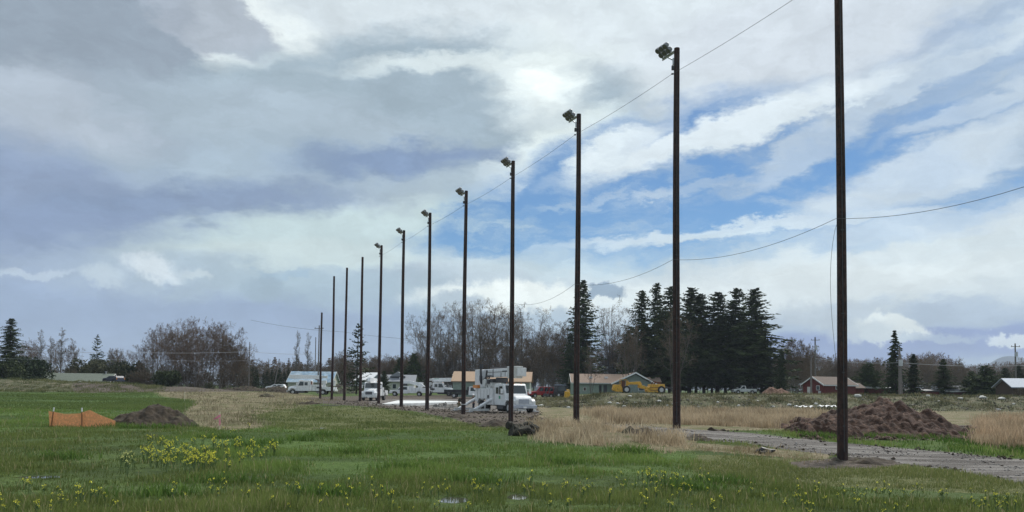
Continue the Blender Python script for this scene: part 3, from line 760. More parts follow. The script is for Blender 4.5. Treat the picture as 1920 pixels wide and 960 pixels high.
tree('open_spruce', 668, 606, 168, 'sparse dark spruce behind two bare poles left of the truck seen head-on', wide=.92)
tree('broad', 775, 664, 215, 'dark rounded conifer behind the grey roofed house', wide=.62)
tree('broad', 746, 672, 220, 'smaller dark conifer left of the rounded one behind the grey house', wide=.5)
tree('broad', 719, 696, 176, 'dark pointed shrub tree between the pale shed and the grey house', wide=.55)
# tall bare row
TB = 'tall bare alder trees behind the tan roofed barn'
for k, (px, py, wd, nm, lb) in enumerate([
    (800, 580, .8, 'alder2', 'tall bare tree leaning out at the left end of the bare row'),
    (822, 570, .95, 'alder0', 'tall bare tree just right of the sixth pole, second in the bare row'),
    (848, 566, .95, 'alder1', 'tall bare tree left of the pole with the white band'),
    (886, 560, 1.0, 'alder2', 'tall bare tree right of the pole with the white band'),
    (905, 558, 1.1, 'alder3', 'widest tall bare tree, round topped, above the tan roofed barn'),
    (930, 560, .95, 'alder0', 'tall bare tree between the round topped one and the derrick truck pole'),
    (950, 566, .8, 'alder1', 'slim tall bare tree directly behind the derrick truck pole'),
    (980, 566, 1.05, 'alder2', 'tall bare tree just right of the derrick truck pole'),
    (1018, 598, .95, 'alder3', 'lower bare tree in the gap left of the tall pointed conifer'),
    (1048, 597, 1.0, 'wide1', 'lower bare spreading tree touching the tall pointed conifer')]):
    tree(nm, px, py, 215+6*(k % 3), lb, TB, wide=wd*1.05)
for k, (px, py) in enumerate([(836, 640), (862, 632), (918, 630), (966, 625), (1000, 636), (1032, 640), (790, 655), (760, 658), (730, 662), (640, 655), (700, 664), (1070, 650)]):
    tree('wide%d' % (k % 2), px, py, 235+4*(k % 3), 'lower bare brown tree in the thicket behind the trucks and houses', 'lower bare trees behind the trucks', wide=.95)
# conifers
tree('spruce0', 1094, 524, 205, 'tallest conifer, narrow and pointed, behind the third pole', wide=1.15)
tree('spruce1', 1072, 625, 200, 'shorter conifer tucked against the left side of the tallest pointed conifer', wide=1.2)
tree('alder1', 1150, 553, 215, 'tall half bare tree between the pointed conifer and the dark grove', wide=.95)
tree('wide0', 1138, 640, 220, 'lower bare tree behind the ranch house roof', wide=1)
tree('wide1', 1165, 620, 222, 'bare brown spreading tree at the left side of the dark grove', wide=.9)
GC = 'dark conifers of the grove behind the ranch house'
for px, py, wd, nm, lb in [(1200, 545, 1.0, 'fir3', 'leftmost dark conifer of the grove, ragged topped'),
                           (1230, 531, .85, 'fir0', 'tall thin topped dark conifer left of the second pole'),
                           (1255, 538, 1.0, 'fir1', 'dark conifer immediately left of the second pole'),
                           (1292, 540, 1.35, 'fir2', 'dark conifer immediately right of the second pole'),
                           (1320, 552, 1.2, 'fir1', 'dark conifer third from the right end of the tall grove'),
                           (1345, 549, 1.45, 'fir3', 'broad dark conifer in the middle right of the grove'),
                           (1374, 541, 1.25, 'fir0', 'broad tall dark conifer second from the right end of the grove'),
                           (1415, 542, 1.5, 'fir2', 'rightmost tall conifer of the grove with a drooping right side')]:
    tree(nm, px, py, 178+random.uniform(0, 16), lb, GC, wide=wd*1.05)
for px, py in [(1180, 620), (1215, 610), (1245, 620), (1275, 600), (1305, 600), (1335, 610), (1360, 600), (1392, 590), (1428, 610)]:
    tree(random.choice(['fir1', 'fir3', 'spruce0']), px, py, 200+random.uniform(0, 12), 'darker inner conifer filling the back of the tall grove', 'inner conifers of the grove', wide=1.5)
for px, py, lb in [(1178, 588, 'slim bare tree against the left side of the dark grove'), (1190, 600, 'lower bare tree in front of the leftmost grove conifer'), (1108, 640, 'bare tree right of the tallest pointed conifer'), (1262, 570, 'bare brown tree showing between the grove conifers left of the second pole')]:
    tree(random.choice(['alder0', 'alder2']), px, py, 172, lb, wide=.75)
for px, py, lb in [(62, 636, 'low bushy bare tree left of the pale trees at left'), (100, 640, 'low bushy bare tree below the pale tall trees'), (128, 645, 'low bushy bare tree right of the pale tall trees'), (36, 640, 'bare tree touching the tall conifer at the left edge'), (238, 655, 'low bare tree at the left rim of the big cluster')]:
    tree('maple%d' % (px % 3), px, py, 192, lb, wide=1.0)
tree('thin', 1466, 655, 172, 'small narrow dark conifer right of the tall grove', wide=1.3)
tree('wide0', 1487, 630, 190, 'bare spreading tree between the grove and the red barn', wide=1.0)
tree('wide1', 1508, 648, 200, 'lower bare tree directly behind the red barn gable', wide=.9)
tree('broad', 1630, 680, 160, 'round dark evergreen between the red barn and the big mound', wide=.92)
tree('ragged', 1680, 620, 150, 'tall ragged evergreen with a broken tip behind the big mound', wide=1.1)
tree('ragged', 1672, 648, 152, 'shorter ragged evergreen leaning on the broken tipped one', wide=.9)
tree('thin', 1712, 664, 152, 'dark narrow conifer right of the ragged evergreen', wide=1.9)
tree('spruce0', 1770, 673, 158, 'small dark conifer behind the right flank of the mound', wide=1.9)
tree('broad', 1848, 686, 150, 'wide dark evergreen left of the metal roofed barn', wide=1.1)
tree('broad', 1822, 697, 156, 'lower dark evergreen left of the wide one by the metal roofed barn', wide=.9)
tree('fir1', 1885, 690, 185, 'dark conifer behind the left end of the metal roofed barn', wide=1.9)
tree('fir2', 1912, 684, 188, 'dark conifer behind the metal roofed barn at the right edge', wide=1.9)
bush_px('brown2', 1908, 722, 128, 30, 'grey brown bush in front of the metal roofed barn')
for k, (px, py) in enumerate([(1560, 672), (1585, 668), (1610, 672), (1640, 668), (1740, 668), (1795, 672)]):
    tree('wide%d' % (k % 2), px, py, 245, 'bare greyish tree in the low woods behind the red barn and mound', 'bare trees in the low woods at right', wide=.9)

# far woods: uncountable masses
def woods(name, label, px0, px1, d0, d1, top, n, kinds, mt, mw, seed, ground_on=True):
    r = random.Random(seed); TV, TQ, CV, CQ = [], [], [], []; ot = oc = 0
    for k in range(n):
        V, Q, V2, Q2 = kinds[r.randrange(len(kinds))]
        px = px0+(px1-px0)*(k+r.random())/n; d = r.uniform(d0, d1); p = on(px, d)
        H = max(2, (at(px, top(px)+r.uniform(-5, 8), d).z-p.z)); a = r.uniform(0, 6.28); wd = r.uniform(.85, 1.25)
        m = np.array([[math.cos(a), -math.sin(a), 0], [math.sin(a), math.cos(a), 0], [0, 0, 1]])*np.array([[wd], [wd], [1]])*H
        q_ = np.array(p)-np.array([0, 0, .3])
        TV.append(V@m.T+q_); TQ.append(Q+ot); ot += len(V); CV.append(V2@m.T+q_); CQ.append(Q2+oc); oc += len(V2)
    V = np.concatenate(TV+CV); nT = sum(len(x) for x in TV); Q = np.concatenate([np.concatenate(TQ), np.concatenate(CQ)+nT])
    me = fast_mesh(name, V, Q, mt); me.materials.append(mw)
    mi = np.zeros(len(Q), np.int32); mi[sum(len(x) for x in TQ):] = 1; me.polygons.foreach_set('material_index', mi)
    o = link(name, me); tag(o, label, 'woods', kind='stuff'); return o
lo_b = [gen_bare(seed=300+k, H=15, spread=.42, first=.15, vase=.8, dens=.72, stems=2, tw=.09) for k in range(3)]
lo_c = [gen_conifer(seed=320+k, H=15, Wd=.2, dens=.45, ns=1.1) for k in range(2)]
woods('woods', 'long band of bare brown woods beyond the trucks and houses', 455, 1100, 255, 300, lambda p: 676-6*math.sin(p*.02), 70, lo_b, M_bark, M_brush, 1)
woods('woods', 'dense low brown thicket behind the houses at the centre', 470, 1500, 228, 246, lambda p: 690-5*math.sin(p*.035), 95, lo_b, M_bark, M_brush, 2)
woods('woods', 'far bare purple grey woods along the right horizon', 1440, 1960, 420, 560, lambda p: 668-6*math.sin(p*.03)+(8 if p > 1780 else 0), 90, lo_b+lo_b+lo_c[:1], M_bark, M_twigr, 3)
woods('woods', 'mixed low woods behind the red barn and the mound', 1450, 1960, 255, 290, lambda p: 694-5*math.sin(p*.05), 60, lo_b+lo_c, M_bark, M_brush, 4)
woods('woods', 'low dark woods behind the long low house at left', -40, 480, 230, 270, lambda p: 684-5*math.sin(p*.03), 55, lo_b+lo_c, M_bark, M_oliv, 5)
woods('woods', 'faint far tree line low on the horizon between the left cluster and the spruce', 440, 840, 380, 480, lambda p: 672-4*math.sin(p*.05), 50, lo_b+lo_c, M_bark, M_twigr, 6)
woods('woods', 'dark evergreen hedge row behind the bucket truck', 465, 560, 200, 215, lambda p: 690, 12, lo_c, M_bark2, M_ever, 7)

# ------------------------------------------------------------------ buildings
def gable_house(name, label, cat, c, rz, L, Wd, eave, ridge, wallm, roofm, over=.45, trim=None, windows=(), doors=(), extra=None, vents=(), chimney=None, garage=()):
    """ridge runs along local x; front face is local -y"""
    rt = empty(name, c, rz, label, cat); wb = MB()
    wb.prism([(-Wd/2, -1), (Wd/2, -1), (Wd/2, eave), (0, ridge-.12), (-Wd/2, eave)], -L/2, L/2, 'x'); wb.build('wall', wallm, rt)
    sl = (ridge-eave)/(Wd/2); e = over; t = .16
    rb = MB()
    for s in (-1, 1):
        pr = [(0, ridge), (s*(Wd/2+e), eave-sl*e), (s*(Wd/2+e), eave-sl*e+t), (0, ridge+t)]
        rb.prism(pr, -L/2-over, L/2+over, 'x')
    rf = rb.build('roof', roofm, rt)
    if trim:
        tb = MB()
        for sx_ in (-1, 1):
            for s in (-1, 1):
                pr = [(0, ridge-.05), (s*(Wd/2+e), eave-sl*e-.08), (s*(Wd/2+e), eave-sl*e+t+.02), (0, ridge+t+.02)]
                x0 = sx_*(L/2+over+.01); tb.prism(pr, min(x0, x0+sx_*.06), max(x0, x0+sx_*.06), 'x')
        tb.box((0, -Wd/2-e-.04, eave-sl*e+.03), (L+2*over, .07, .2)); tb.build('trim', trim, rt)
    for (face, u, z, w2, h2) in windows:
        fr = MB(); pn = MB()
        if face == 'f': fr.box((u, -Wd/2-.03, z), (w2+.2, .08, h2+.2)); pn.box((u, -Wd/2-.08, z), (w2, .06, h2))
        else:
            s = -1 if face == 'l' else 1; fr.box((s*(L/2+.03), u, z), (.08, w2+.2, h2+.2)); pn.box((s*(L/2+.08), u, z), (.06, w2, h2))
        o = fr.build('window', M_offwhite, rt); pn.build('pane', M_glass, o)
    for (face, u, w2, h2, m) in doors:
        fr = MB()
        if face == 'f': fr.box((u, -Wd/2-.05, h2/2), (w2, .1, h2))
        else:
            s = -1 if face == 'l' else 1; fr.box((s*(L/2+.05), u, h2/2), (.1, w2, h2))
        fr.build('door', m, rt)
    for (x, s, f) in vents:
        mb = MB(); y = -(Wd/2)*f; z = ridge-(ridge-eave)*f+t; mb.prism([(x-.35, y-.45), (x+.35, y-.45), (x+.35, y+.45), (x-.35, y+.45)], z-.2, z+.22, 'z'); mb.build('skylight', M_plate, rf)
    if chimney:
        mb = MB(); mb.tube([(chimney[0], chimney[1], ridge-.4), (chimney[0], chimney[1], ridge+chimney[2])], .14, 8); mb.tube([(chimney[0], chimney[1], ridge+chimney[2]), (chimney[0], chimney[1], ridge+chimney[2]+.15)], .24, 8); mb.build('chimney', M_galv, rf)
    return rt
M_sea = mat('seafoam_siding', (.25, .31, .26), .8, var=.12, vscale=1)
M_seag = mat('grey_green_siding', (.19, .23, .21), .8, var=.12, vscale=1)
M_tanr = mat('tan_shingles', (.40, .28, .19), .95, var=.15, vscale=3)
M_brnr = mat('brown_grey_shingles', (.26, .19, .145), .95, var=.18, vscale=3)
M_brnd = mat('dark_brown_shingles', (.15, .115, .095), .95, var=.18, vscale=3)
M_greyr = mat('grey_shingles', (.23, .24, .26), .9, var=.15, vscale=3)
M_bluer = mat('blue_metal_roof', (.22, .33, .43), .3, metal=.3, var=.3, vscale=.5, c2=(.36, .45, .52))
M_metr = mat('pale_metal_roof', (.33, .37, .43), .7, metal=0, var=.1)
M_redw = mat('red_barn_boards', (.11, .022, .018), .85, var=.25, vscale=2)
M_cream = mat('cream_siding', (.45, .46, .38), .8, var=.1)
M_brn = mat('dark_brown_boards', (.06, .04, .028), .85, var=.2)
M_moss = mat('mossy_roof', (.13, .15, .12), .95, var=.25, vscale=2)
M_shdoor = mat('weathered_white_door', (.5, .5, .47), .8, var=.2)
def xy(px, d): p = on(px, d); return p
# tan roofed barn
p = xy(924, 150); gable_house('barn', 'seafoam green barn with a pale tan roof behind the derrick truck', 'barn', (p.x, p.y, 0.7), R_(-4), 14.6, 7, 3.0, 4.75, M_sea, M_tanr, .35, None, windows=[('f', 5, 1.6, 1, 1)], doors=[('f', -3.6, 3.0, 2.7, mat('sea_door', (.2, .25, .21), .7)), ('f', 0.6, 3.0, 2.7, MATS['sea_door'])])
# ranch house: long wing + cross gable + rear right wing
c = xy(1125, 178)
rh = gable_house('ranch_house', 'grey green ranch house with brown roof, white gable trim and two skylights', 'house', (c.x, c.y, 1.3), 0, 13.0, 8, 2.7, 4.55, M_sea, M_brnr, .5, M_offwhite, vents=[(-2.3, 0, .45), (1.2, 0, .45)],
            windows=[('f', -3.9, 1.2, .5, .7), ('f', 4.2, 1.5, 1.4, 1)], doors=[('f', -.4, .55, 2.1, M_black), ('f', .7, .8, 2.1, M_dark)])
cg = MB(); cx0 = 7.0
cg.prism([(cx0-4.6, -1), (cx0+3.6, -1), (cx0+3.6, 2.6), (cx0, 4.55), (cx0-4.6, 2.35)], -7.2, 3, 'y'); cg.build('gable_wing', M_seag, rh)
rb = MB(); rb.prism([(cx0, 4.85), (cx0-5.4, 2.35), (cx0-5.4, 2.5), (cx0, 5.02)], -7.8, 3.2, 'y'); rb.prism([(cx0, 4.85), (cx0+4.6, 2.3), (cx0+4.6, 2.45), (cx0, 5.02)], -7.8, 3.2, 'y'); rw = rb.build('gable_roof', M_brnr, rh)
tb = MB(); tb.prism([(cx0, 4.72), (cx0-5.45, 2.2), (cx0-5.45, 2.5), (cx0, 5.05)], -7.9, -7.82, 'y'); tb.prism([(cx0, 4.72), (cx0+4.65, 2.15), (cx0+4.65, 2.45), (cx0, 5.05)], -7.9, -7.82, 'y'); tb.build('gable_trim', M_white, rh)
mb = MB(); mb.tube([(cx0, -5, 4.8), (cx0, -5, 5.45)], .1, 8); mb.tube([(cx0, -5, 5.45), (cx0, -5, 5.6)], .2, 8); mb.build('flue', M_galv, rw)
mb = MB(); mb.prism([(9.5, 1.4), (13.4, 1.4), (13.4, 2.9), (9.5, 2.9)], 1, 6, 'y'); mb.build('rear_wing', M_seag, rh)
mb = MB(); mb.prism([(1, 3.9), (6, 2.8), (6, 2.95), (1, 4.05)], 8, 13.9, 'x'); mb.prism([(1, 3.9), (-1.5, 2.9), (-1.5, 3.05), (1, 4.05)], 8, 13.9, 'x'); mb.build('rear_roof', M_brnr, rh)
for u in (5.0, 8.3):
    f_ = MB(); f_.box((u, -7.22, 1.5), (1.3, .08, 1.2)); o = f_.build('window', M_offwhite, rh); f_ = MB(); f_.box((u, -7.28, 1.5), (1.1, .06, 1.0)); f_.build('pane', M_glass, o)
# red barn
p = xy(1553, 150); gable_house('red_barn', 'dark red barn with brown roof and white door behind the bank', 'barn', (p.x+.2, p.y, 1.4), R_(24), 8.2, 5.2, 2.35, 3.75, M_redw, M_brnd, .35, M_offwhite,
    windows=[('f', -.6, 1.8, .9, .5), ('l', -1.2, 1.7, .6, .7)], doors=[('l', .9, 1.1, 1.9, M_shdoor), ('l', -1.6, .6, 1.1, M_galv)])
p = xy(1590, 156); gable_house('shed', 'low dark red lean-to at the right end of the red barn', 'shed', (p.x, p.y, 1.5), R_(10), 4.5, 4, 1.7, 2.6, M_redw, M_brnd, .3)
p = xy(1650, 160); gable_house('shed', 'small dark red shed with a flat white roof edge left of the ragged evergreen', 'shed', (p.x, p.y, 1.5), 0, 7.0, 4, 1.75, 2.1, M_redw, M_plate, .25)
p = xy(1722, 158); gable_house('shed', 'long low dark red shed half hidden behind the mound', 'shed', (p.x, p.y, 1.4), 0, 6.5, 3.5, 1.3, 1.6, M_redw, M_dark, .2)
p = xy(1797, 158); gable_house('shed', 'small red outbuilding with a slanting grey roof right of the mound', 'shed', (p.x, p.y, 1.4), R_(-18), 5.0, 3.6, 1.5, 2.4, M_redw, M_greyr, .4, M_offwhite)
p = xy(1925, 140); gable_house('barn', 'barn with a pale blue metal roof and open dark front at the right edge', 'barn', (p.x+.5, p.y, 1.5), R_(-6), 8.6, 6, 2.1, 3.5, M_brn, M_metr, .5, None, windows=[], doors=[('f', -3.2, .7, 2.0, M_util), ('f', 0, 2.2, 1.9, M_redw)])
# left low house
p = xy(150, 168); gable_house('long_house', 'long low house with mossy grey green roof and brown gable behind the left bank', 'house', (p.x-1, p.y, 2.0), R_(12), 14.5, 7, 1.0, 2.6, M_brn, M_moss, .6, M_offwhite, chimney=(6.0, 0, .5))
# blue roof shed, pale shed, grey house
p = xy(588, 195); gable_house('storage_building', 'long building with a pale blue metal roof behind the parked bucket truck', 'building', (p.x, p.y, 1.0), 0, 10.8, 8, 2.6, 5.1, M_cream, M_bluer, .3, M_offwhite)
p = xy(698, 196); gable_house('storage_building', 'white roofed building behind the truck seen head-on', 'building', (p.x-.5, p.y, 1.1), R_(-35), 5.5, 5.5, 3.1, 4.9, mat('pale_blue_grey_siding', (.32, .35, .37), .8), M_plate, .3)
p = xy(752, 190); gh = gable_house('grey_house', 'cream house with grey shingle roof and front gable behind the service pickup', 'house', (p.x, p.y, 1.0), R_(3), 6.8, 7, 2.9, 4.4, M_cream, M_greyr, .4, None, windows=[('f', -1.3, 1.7, .8, 1)], vents=[(.1, 0, .55)])
mb = MB(); mb.prism([(-2.6, 4.1), (-.7, 5.3), (1.2, 4.1)], -2.2, 2, 'y'); mb.build('dormer', M_greyr, gh)

# ------------------------------------------------------------------ vehicles (local +x forward, origin at front axle line on ground)
def wheel_mesh(r, w_):
    mb = MB(); n = 24
    prof = [(r*.55, -w_/2), (r*.9, -w_/2), (r, -w_/2*.7), (r, w_/2*.7), (r*.9, w_/2), (r*.55, w_/2)]
    vs = [(q[0]*math.cos(2*math.pi*k/n), q[1], q[0]*math.sin(2*math.pi*k/n)) for k in range(n) for q in prof]; m = len(prof)
    fs = [(k*m+i, k*m+(i+1) % m, ((k+1) % n)*m+(i+1) % m, ((k+1) % n)*m+i) for k in range(n) for i in range(m)]
    mb.add(vs, fs); return mb
def rim_mb(r, w_):
    mb = MB(); mb.tube([(0, -w_/2*.75, 0), (0, w_/2*.75, 0)], r*.56, 20); mb.tube([(0, -w_/2*1.05, 0), (0, w_/2*1.05, 0)], r*.2, 10); return mb
_wc = {}
def wheel(rt, x, y, r=.5, w_=.28):
    k = (r, w_)
    if k not in _wc:
        o = wheel_mesh(r, w_).build('wheel', M_tyre, rt, smooth=False); q_ = rim_mb(r, w_).build('rim', M_rim, o); _wc[k] = (o.data, q_.data)
    else:
        o = link('wheel', _wc[k][0], rt); q_ = link('rim', _wc[k][1], o)
    o.location = (x, y, r)
def arc(cx, cz, r, a0, a1, n=7): return [(cx+r*math.cos(R_(a0+(a1-a0)*k/n)), cz+r*math.sin(R_(a0+(a1-a0)*k/n))) for k in range(n+1)]
def panel(rt, name, m, quad, off_, t=.02):
    """thin panel from 4 points"""
    q_ = [Vector(v) for v in quad]; n = (q_[1]-q_[0]).cross(q_[2]-q_[0]).normalized()
    mb = MB(); vs = [v+n*off_ for v in q_]+[v+n*(off_+t) for v in q_]
    mb.add(vs, [(0, 1, 2, 3), (4, 5, 6, 7), (0, 1, 5, 4), (1, 2, 6, 5), (2, 3, 7, 6), (3, 0, 4, 7)]); return mb.build(name, m, rt)
def truck_cab(rt, wd=2.35, m=None, crew=False, grille_m=None):
    m = m or M_white; h = wd/2; bk = -3.3 if not crew else -4.2
    hood = MB(); hood.prism([(.95, .75), (.98, 1.25), (.75, 1.55), (-.75, 1.78), (-.75, .75)], -h*.68, h*.68, 'y'); hood.build('hood', m, rt, .08)
    for s in (-1, 1):
        fb = MB(); y0, y1 = sorted((s*h*.6, s*h)); fb.prism([(.88, .72), (.86, 1.12), (.55, 1.36), (-.7, 1.3), (-.8, .7)]+arc(0, .55, .62, 170, 15, 8), y0, y1, 'y'); fb.build('fender', m, rt, .06)
        hl = MB(); hl.box((.90, s*h*.80, 1.05), (.10, .30, .2)); hl.build('headlight', M_lens, rt)
    cabp = [(-.72, .7), (-.72, 1.78), (-1.12, 2.62), (-1.3, 2.74), (bk+.1, 2.74), (bk, 2.6), (bk, .7)]
    cb2 = MB(); cb2.prism(cabp, -h*.93, h*.93, 'y'); body = cb2.build('cab', m, rt, .06)
    y = h*.93
    panel(rt, 'windshield', M_glass, [(-.76, -y*.88, 1.84), (-.76, y*.88, 1.84), (-1.09, y*.84, 2.56), (-1.09, -y*.84, 2.56)], .012)
    for s in (-1, 1):
        q_ = [(-1.1, s*y, 1.75), (-2.1, s*y, 1.75), (-2.1, s*y, 2.5), (-1.4, s*y, 2.5)]; q_ = q_ if s > 0 else q_[::-1]
        panel(rt, 'side_window', M_glass, q_, .01 if s < 0 else .01)
        if crew or True:
            q_ = [(-2.3, s*y, 1.8), (-2.9, s*y, 1.8), (-2.9, s*y, 2.4), (-2.3, s*y, 2.4)]; q_ = q_ if s > 0 else q_[::-1]
            panel(rt, 'rear_side_window', M_glass, q_, .01)
        mr = MB(); mr.tube([(-.95, s*y, 2.2), (-.85, s*(y+.25), 2.2)], .02, 5); mr.box((-.85, s*(y+.3), 2.05), (.12, .2, .45)); mr.build('mirror', M_white, rt)
        stp = MB(); stp.box((-1.6, s*(h-.12), .5), (1.4, .3, .32)); stp.build('step', M_dark, rt)
    gr_ = MB(); gr_.box((.965, 0, 1.12), (.06, wd*.42, .42)); gl = gr_.build('grille', grille_m or M_black, rt)
    sl = MB()
    for k in range(7): sl.box((1.0, -wd*.18+wd*.06*k, 1.12), (.03, .03, .40))
    sl.build('grille_bars', M_chrome, gl)
    bp_ = MB(); bp_.box((1.08, 0, .62), (.2, wd, .3)); bmp = bp_.build('bumper', M_chrome if grille_m else M_offwhite, rt, .03)
    pl = MB(); pl.box((1.2, 0, .56), (.02, .32, .17)); pl.build('number_plate', M_plate, bmp)
    bl = MB(); 
    for s in (-.3, 0, .3): bl.tube([(-1.3, s*wd, 2.74), (-1.3, s*wd, 2.84)], .05, 6)
    bl.build('marker_lights', M_amber, body)
    return h
def bucket_truck(base, rz, label, L=8.2, head=True, cabside=True, boomz=3.1, boom_over=True, group=None, dark=False):
    rt = empty('bucket_truck', base, rz, label, 'truck', group); wd = 2.35; h = truck_cab(rt, wd)
    fr = MB(); fr.box((-3.4, 0, .72), (L-.6, .9, .25)); fr.build('chassis', M_dark, rt)
    xb = -3.45; xe = -L+1.0; xr = xe+2.1
    for s in (-1, 1):
        wheel(rt, 0, s*(h-.2)); wheel(rt, xr, s*(h-.2), .5, .4)
        y0, y1 = sorted((s*h*.55, s*h))
        sb = MB(); sb.prism([(xb, .75), (xb, 1.95), (xr+.9, 1.95), (xr+.7, 1.55), (xe, 1.5), (xe, .8), (xr-.62, .8)]+arc(xr, .6, .62, 175, 5, 8)+[(xr+.62, .75)], y0, y1, 'y'); bo = sb.build('service_body', M_white, rt, .03)
        dl = MB()
        for k in range(4): dl.box((xb-.35-.62*k, s*(h+.006), 1.35), (.03, .012, 1.05))
        dl.box(((xb+xr)/2+.1, s*(h+.006), 1.62), (abs(xb-xr)-.7, .012, .025)); dl.build('locker_seams', M_grille, bo)
        wn = MB(); wn.box((xr+.75, s*(h+.01), 1.38), (.95, .02, .3)); wn.build('locker_recess', M_dark, bo)
    dk = MB(); dk.box(((xb+xe)/2, 0, 1.05), (xb-xe, wd*.6, .12)); dk.box((xe-.12, 0, .9), (.2, wd, .35)); dk.build('deck', M_offwhite, rt)
    tb_ = MB(); tb_.tube([(xr+.1, 0, 1.1), (xr+.1, 0, 2.2)], [.42, .3], 12); tb_.box((xr+.1, 0, 2.45), (.9, .7, .6)); tb_.build('turret', M_offwhite, rt, .04)
    bm_ = MB(); x1 = .9
    bm_.prism([(xr+.6, boomz-.72), (xr+.6, boomz), (x1, boomz+.12), (x1+.3, boomz-.45), (x1, boomz-.66)], -.22, .22, 'y'); bm_.build('boom', M_white, rt, .04)
    b2 = MB(); b2.prism([(xr-.4, boomz-.55), (xr-.5, boomz-.1), (xr+.9, boomz-.05), (xr+.9, boomz-.5)], -.32, .32, 'y'); b2.build('boom_knuckle', M_offwhite, rt, .03)
    bt = MB(); bt.prism([(xe+.15, 1.75), (xe+.05, 2.75), (xe+.95, 2.75), (xe+.85, 1.75)], -.75, .0, 'y'); bt.build('bucket', M_offwhite, rt, .05)
    hy = MB(); hy.tube([(xr+.1, .1, 2.2), (xb+.2, .1, boomz-.3)], .09, 6); hy.box((xb+.15, 0, 2.15), (.15, .9, .9)); hy.build('boom_rest', M_rust, rt)
    lg = MB()
    for k in range(4): lg.box((-2.2-.28*k, -.232, boomz-.12), (.14, .014, .14))
    lg.build('green_lettering', M_greenp, rt)
    return rt
def pickup(base, rz, label, body_m, name='pickup_truck', cat='pickup truck', L=5.9, bed='pickup', crew=True, h=1.9, bedm=None, group=None):
    """origin between front wheels"""
    rt = empty(name, base, rz, label, cat, group); wd = 2.0; y = wd/2; wb = L*.62; r = .42
    ce = -(2.6 if crew else 1.9)
    lower = [(.95, .55), (.98, .95), (.85, 1.12), (-.35, 1.2), (ce, 1.2), (ce, .5), (-.6, .5)]+arc(0, .45, .52, 170, 10, 8)
    b_ = MB(); b_.prism(lower, -y, y, 'y'); bo = b_.build('body', body_m, rt, .05)
    cabp = [(-.35, 1.18), (-.95, h-.08), (-1.15, h), (ce+.15, h), (ce, 1.18)]
    b_ = MB(); b_.prism(cabp, -y*.88, y*.88, 'y'); b_.build('cab', body_m, rt, .05)
    panel(rt, 'windshield', M_glass, [(-.42, -y*.8, 1.24), (-.42, y*.8, 1.24), (-.93, y*.76, h-.12), (-.93, -y*.76, h-.12)], .02)
    for s in (-1, 1):
        q_ = [(-.75, s*y*.88, 1.24), (-1.55, s*y*.88, 1.24), (-1.55, s*y*.88, h-.12), (-1.1, s*y*.88, h-.12)]; panel(rt, 'side_window', M_glass, q_ if s > 0 else q_[::-1], .01)
        if crew:
            q_ = [(-1.65, s*y*.88, 1.24), (-2.4, s*y*.88, 1.24), (-2.35, s*y*.88, h-.12), (-1.65, s*y*.88, h-.12)]; panel(rt, 'rear_side_window', M_glass, q_ if s > 0 else q_[::-1], .01)
        wheel(rt, 0, s*(y-.13), r, .25); wheel(rt, -wb, s*(y-.13), r, .25)
        hl = MB(); hl.box((.95, s*y*.78, .92), (.08, .32, .18)); hl.build('headlight', M_lens, rt)
        mr = MB(); mr.box((-.7, s*(y+.12), 1.32), (.1, .2, .25)); mr.build('mirror', M_black, rt)
    gr_ = MB(); gr_.box((.965, 0, .88), (.06, 1.0, .28)); gr_.build('grille', M_grille, rt)
    bp_ = MB(); bp_.box((1.02, 0, .55), (.14, wd*.96, .22)); bp_.build('bumper', M_chrome, rt, .02)
    xe = -(L-1.0); bm2 = bedm or body_m
    if bed == 'pickup':
        b_ = MB(); b_.prism([(ce-.04, 1.2), (xe, 1.2), (xe, .6), (-wb-.52, .6)]+arc(-wb, .45, .52, 165, 15, 8)+[(ce-.04, .5)], -y, y, 'y'); b_.build('bed', bm2, rt, .04)
    elif bed == 'van':
        pass
    elif bed == 'flat':
        b_ = MB(); b_.box(((ce-.15+xe)/2, 0, .98), (abs(xe-ce)-.2, 2.3, .2)); b_.box((ce-.15, 0, 1.45), (.12, 2.1, .95)); b_.build('flatbed', bm2, rt, .02)
        b_ = MB()
        for s in (-1, 1): b_.box(((ce-.15+xe)/2, s*1.1, 1.25), (abs(xe-ce)-.3, .08, .4))
        b_.box((xe+.05, 0, 1.25), (.08, 2.2, .4)); b_.build('sideboards', bm2, rt); b_ = MB(); b_.box(((ce+xe)/2, 0, .7), (abs(xe-ce), .8, .25)); b_.build('chassis', M_dark, rt)
    elif bed == 'service':
        for s in (-1, 1):
            y0, y1 = sorted((s*.62, s*1.12)); b_ = MB(); b_.prism([(ce-.08, .6), (ce-.08, 2.0), (ce-1.0, 2.0), (ce-1.0, 1.65), (xe, 1.6), (xe, .65), (-wb-.55, .65)]+arc(-wb, .45, .54, 160, 20, 7)+[(-wb+.55, .6)], y0, y1, 'y'); so_ = b_.build('service_body', M_white, rt, .03)
            dl = MB()
            for k in range(3): dl.box((ce-.75-.7*k, s*1.125, 1.2), (.03, .012, .8))
            dl.build('locker_seams', M_grille, so_)
        b_ = MB(); b_.box(((ce+xe)/2, 0, .9), (abs(xe-ce)-.2, 1.25, .15)); b_.build('deck', M_offwhite, rt)
        b_ = MB(); b_.prism([(-1.0, 2.45), (-1.0, 2.95), (ce-.3, 2.95), (ce-2.4, 2.6), (ce-3.2, 1.9), (ce-2.4, 1.85), (ce-.2, 2.4)], -.3, .3, 'y'); b_.build('boom', M_white, rt, .05)
        b_ = MB(); b_.box((ce-2.2, 0, 1.5), (.8, .9, 1.0)); b_.build('lift_pedestal', M_offwhite, rt, .03)
        b_ = MB(); b_.prism([(-1.4, 2.0), (-1.4, 2.43), (-2.3, 2.43), (-2.3, 2.0)], -.2, .2, 'y'); b_.build('boom_rest', M_dark, rt)
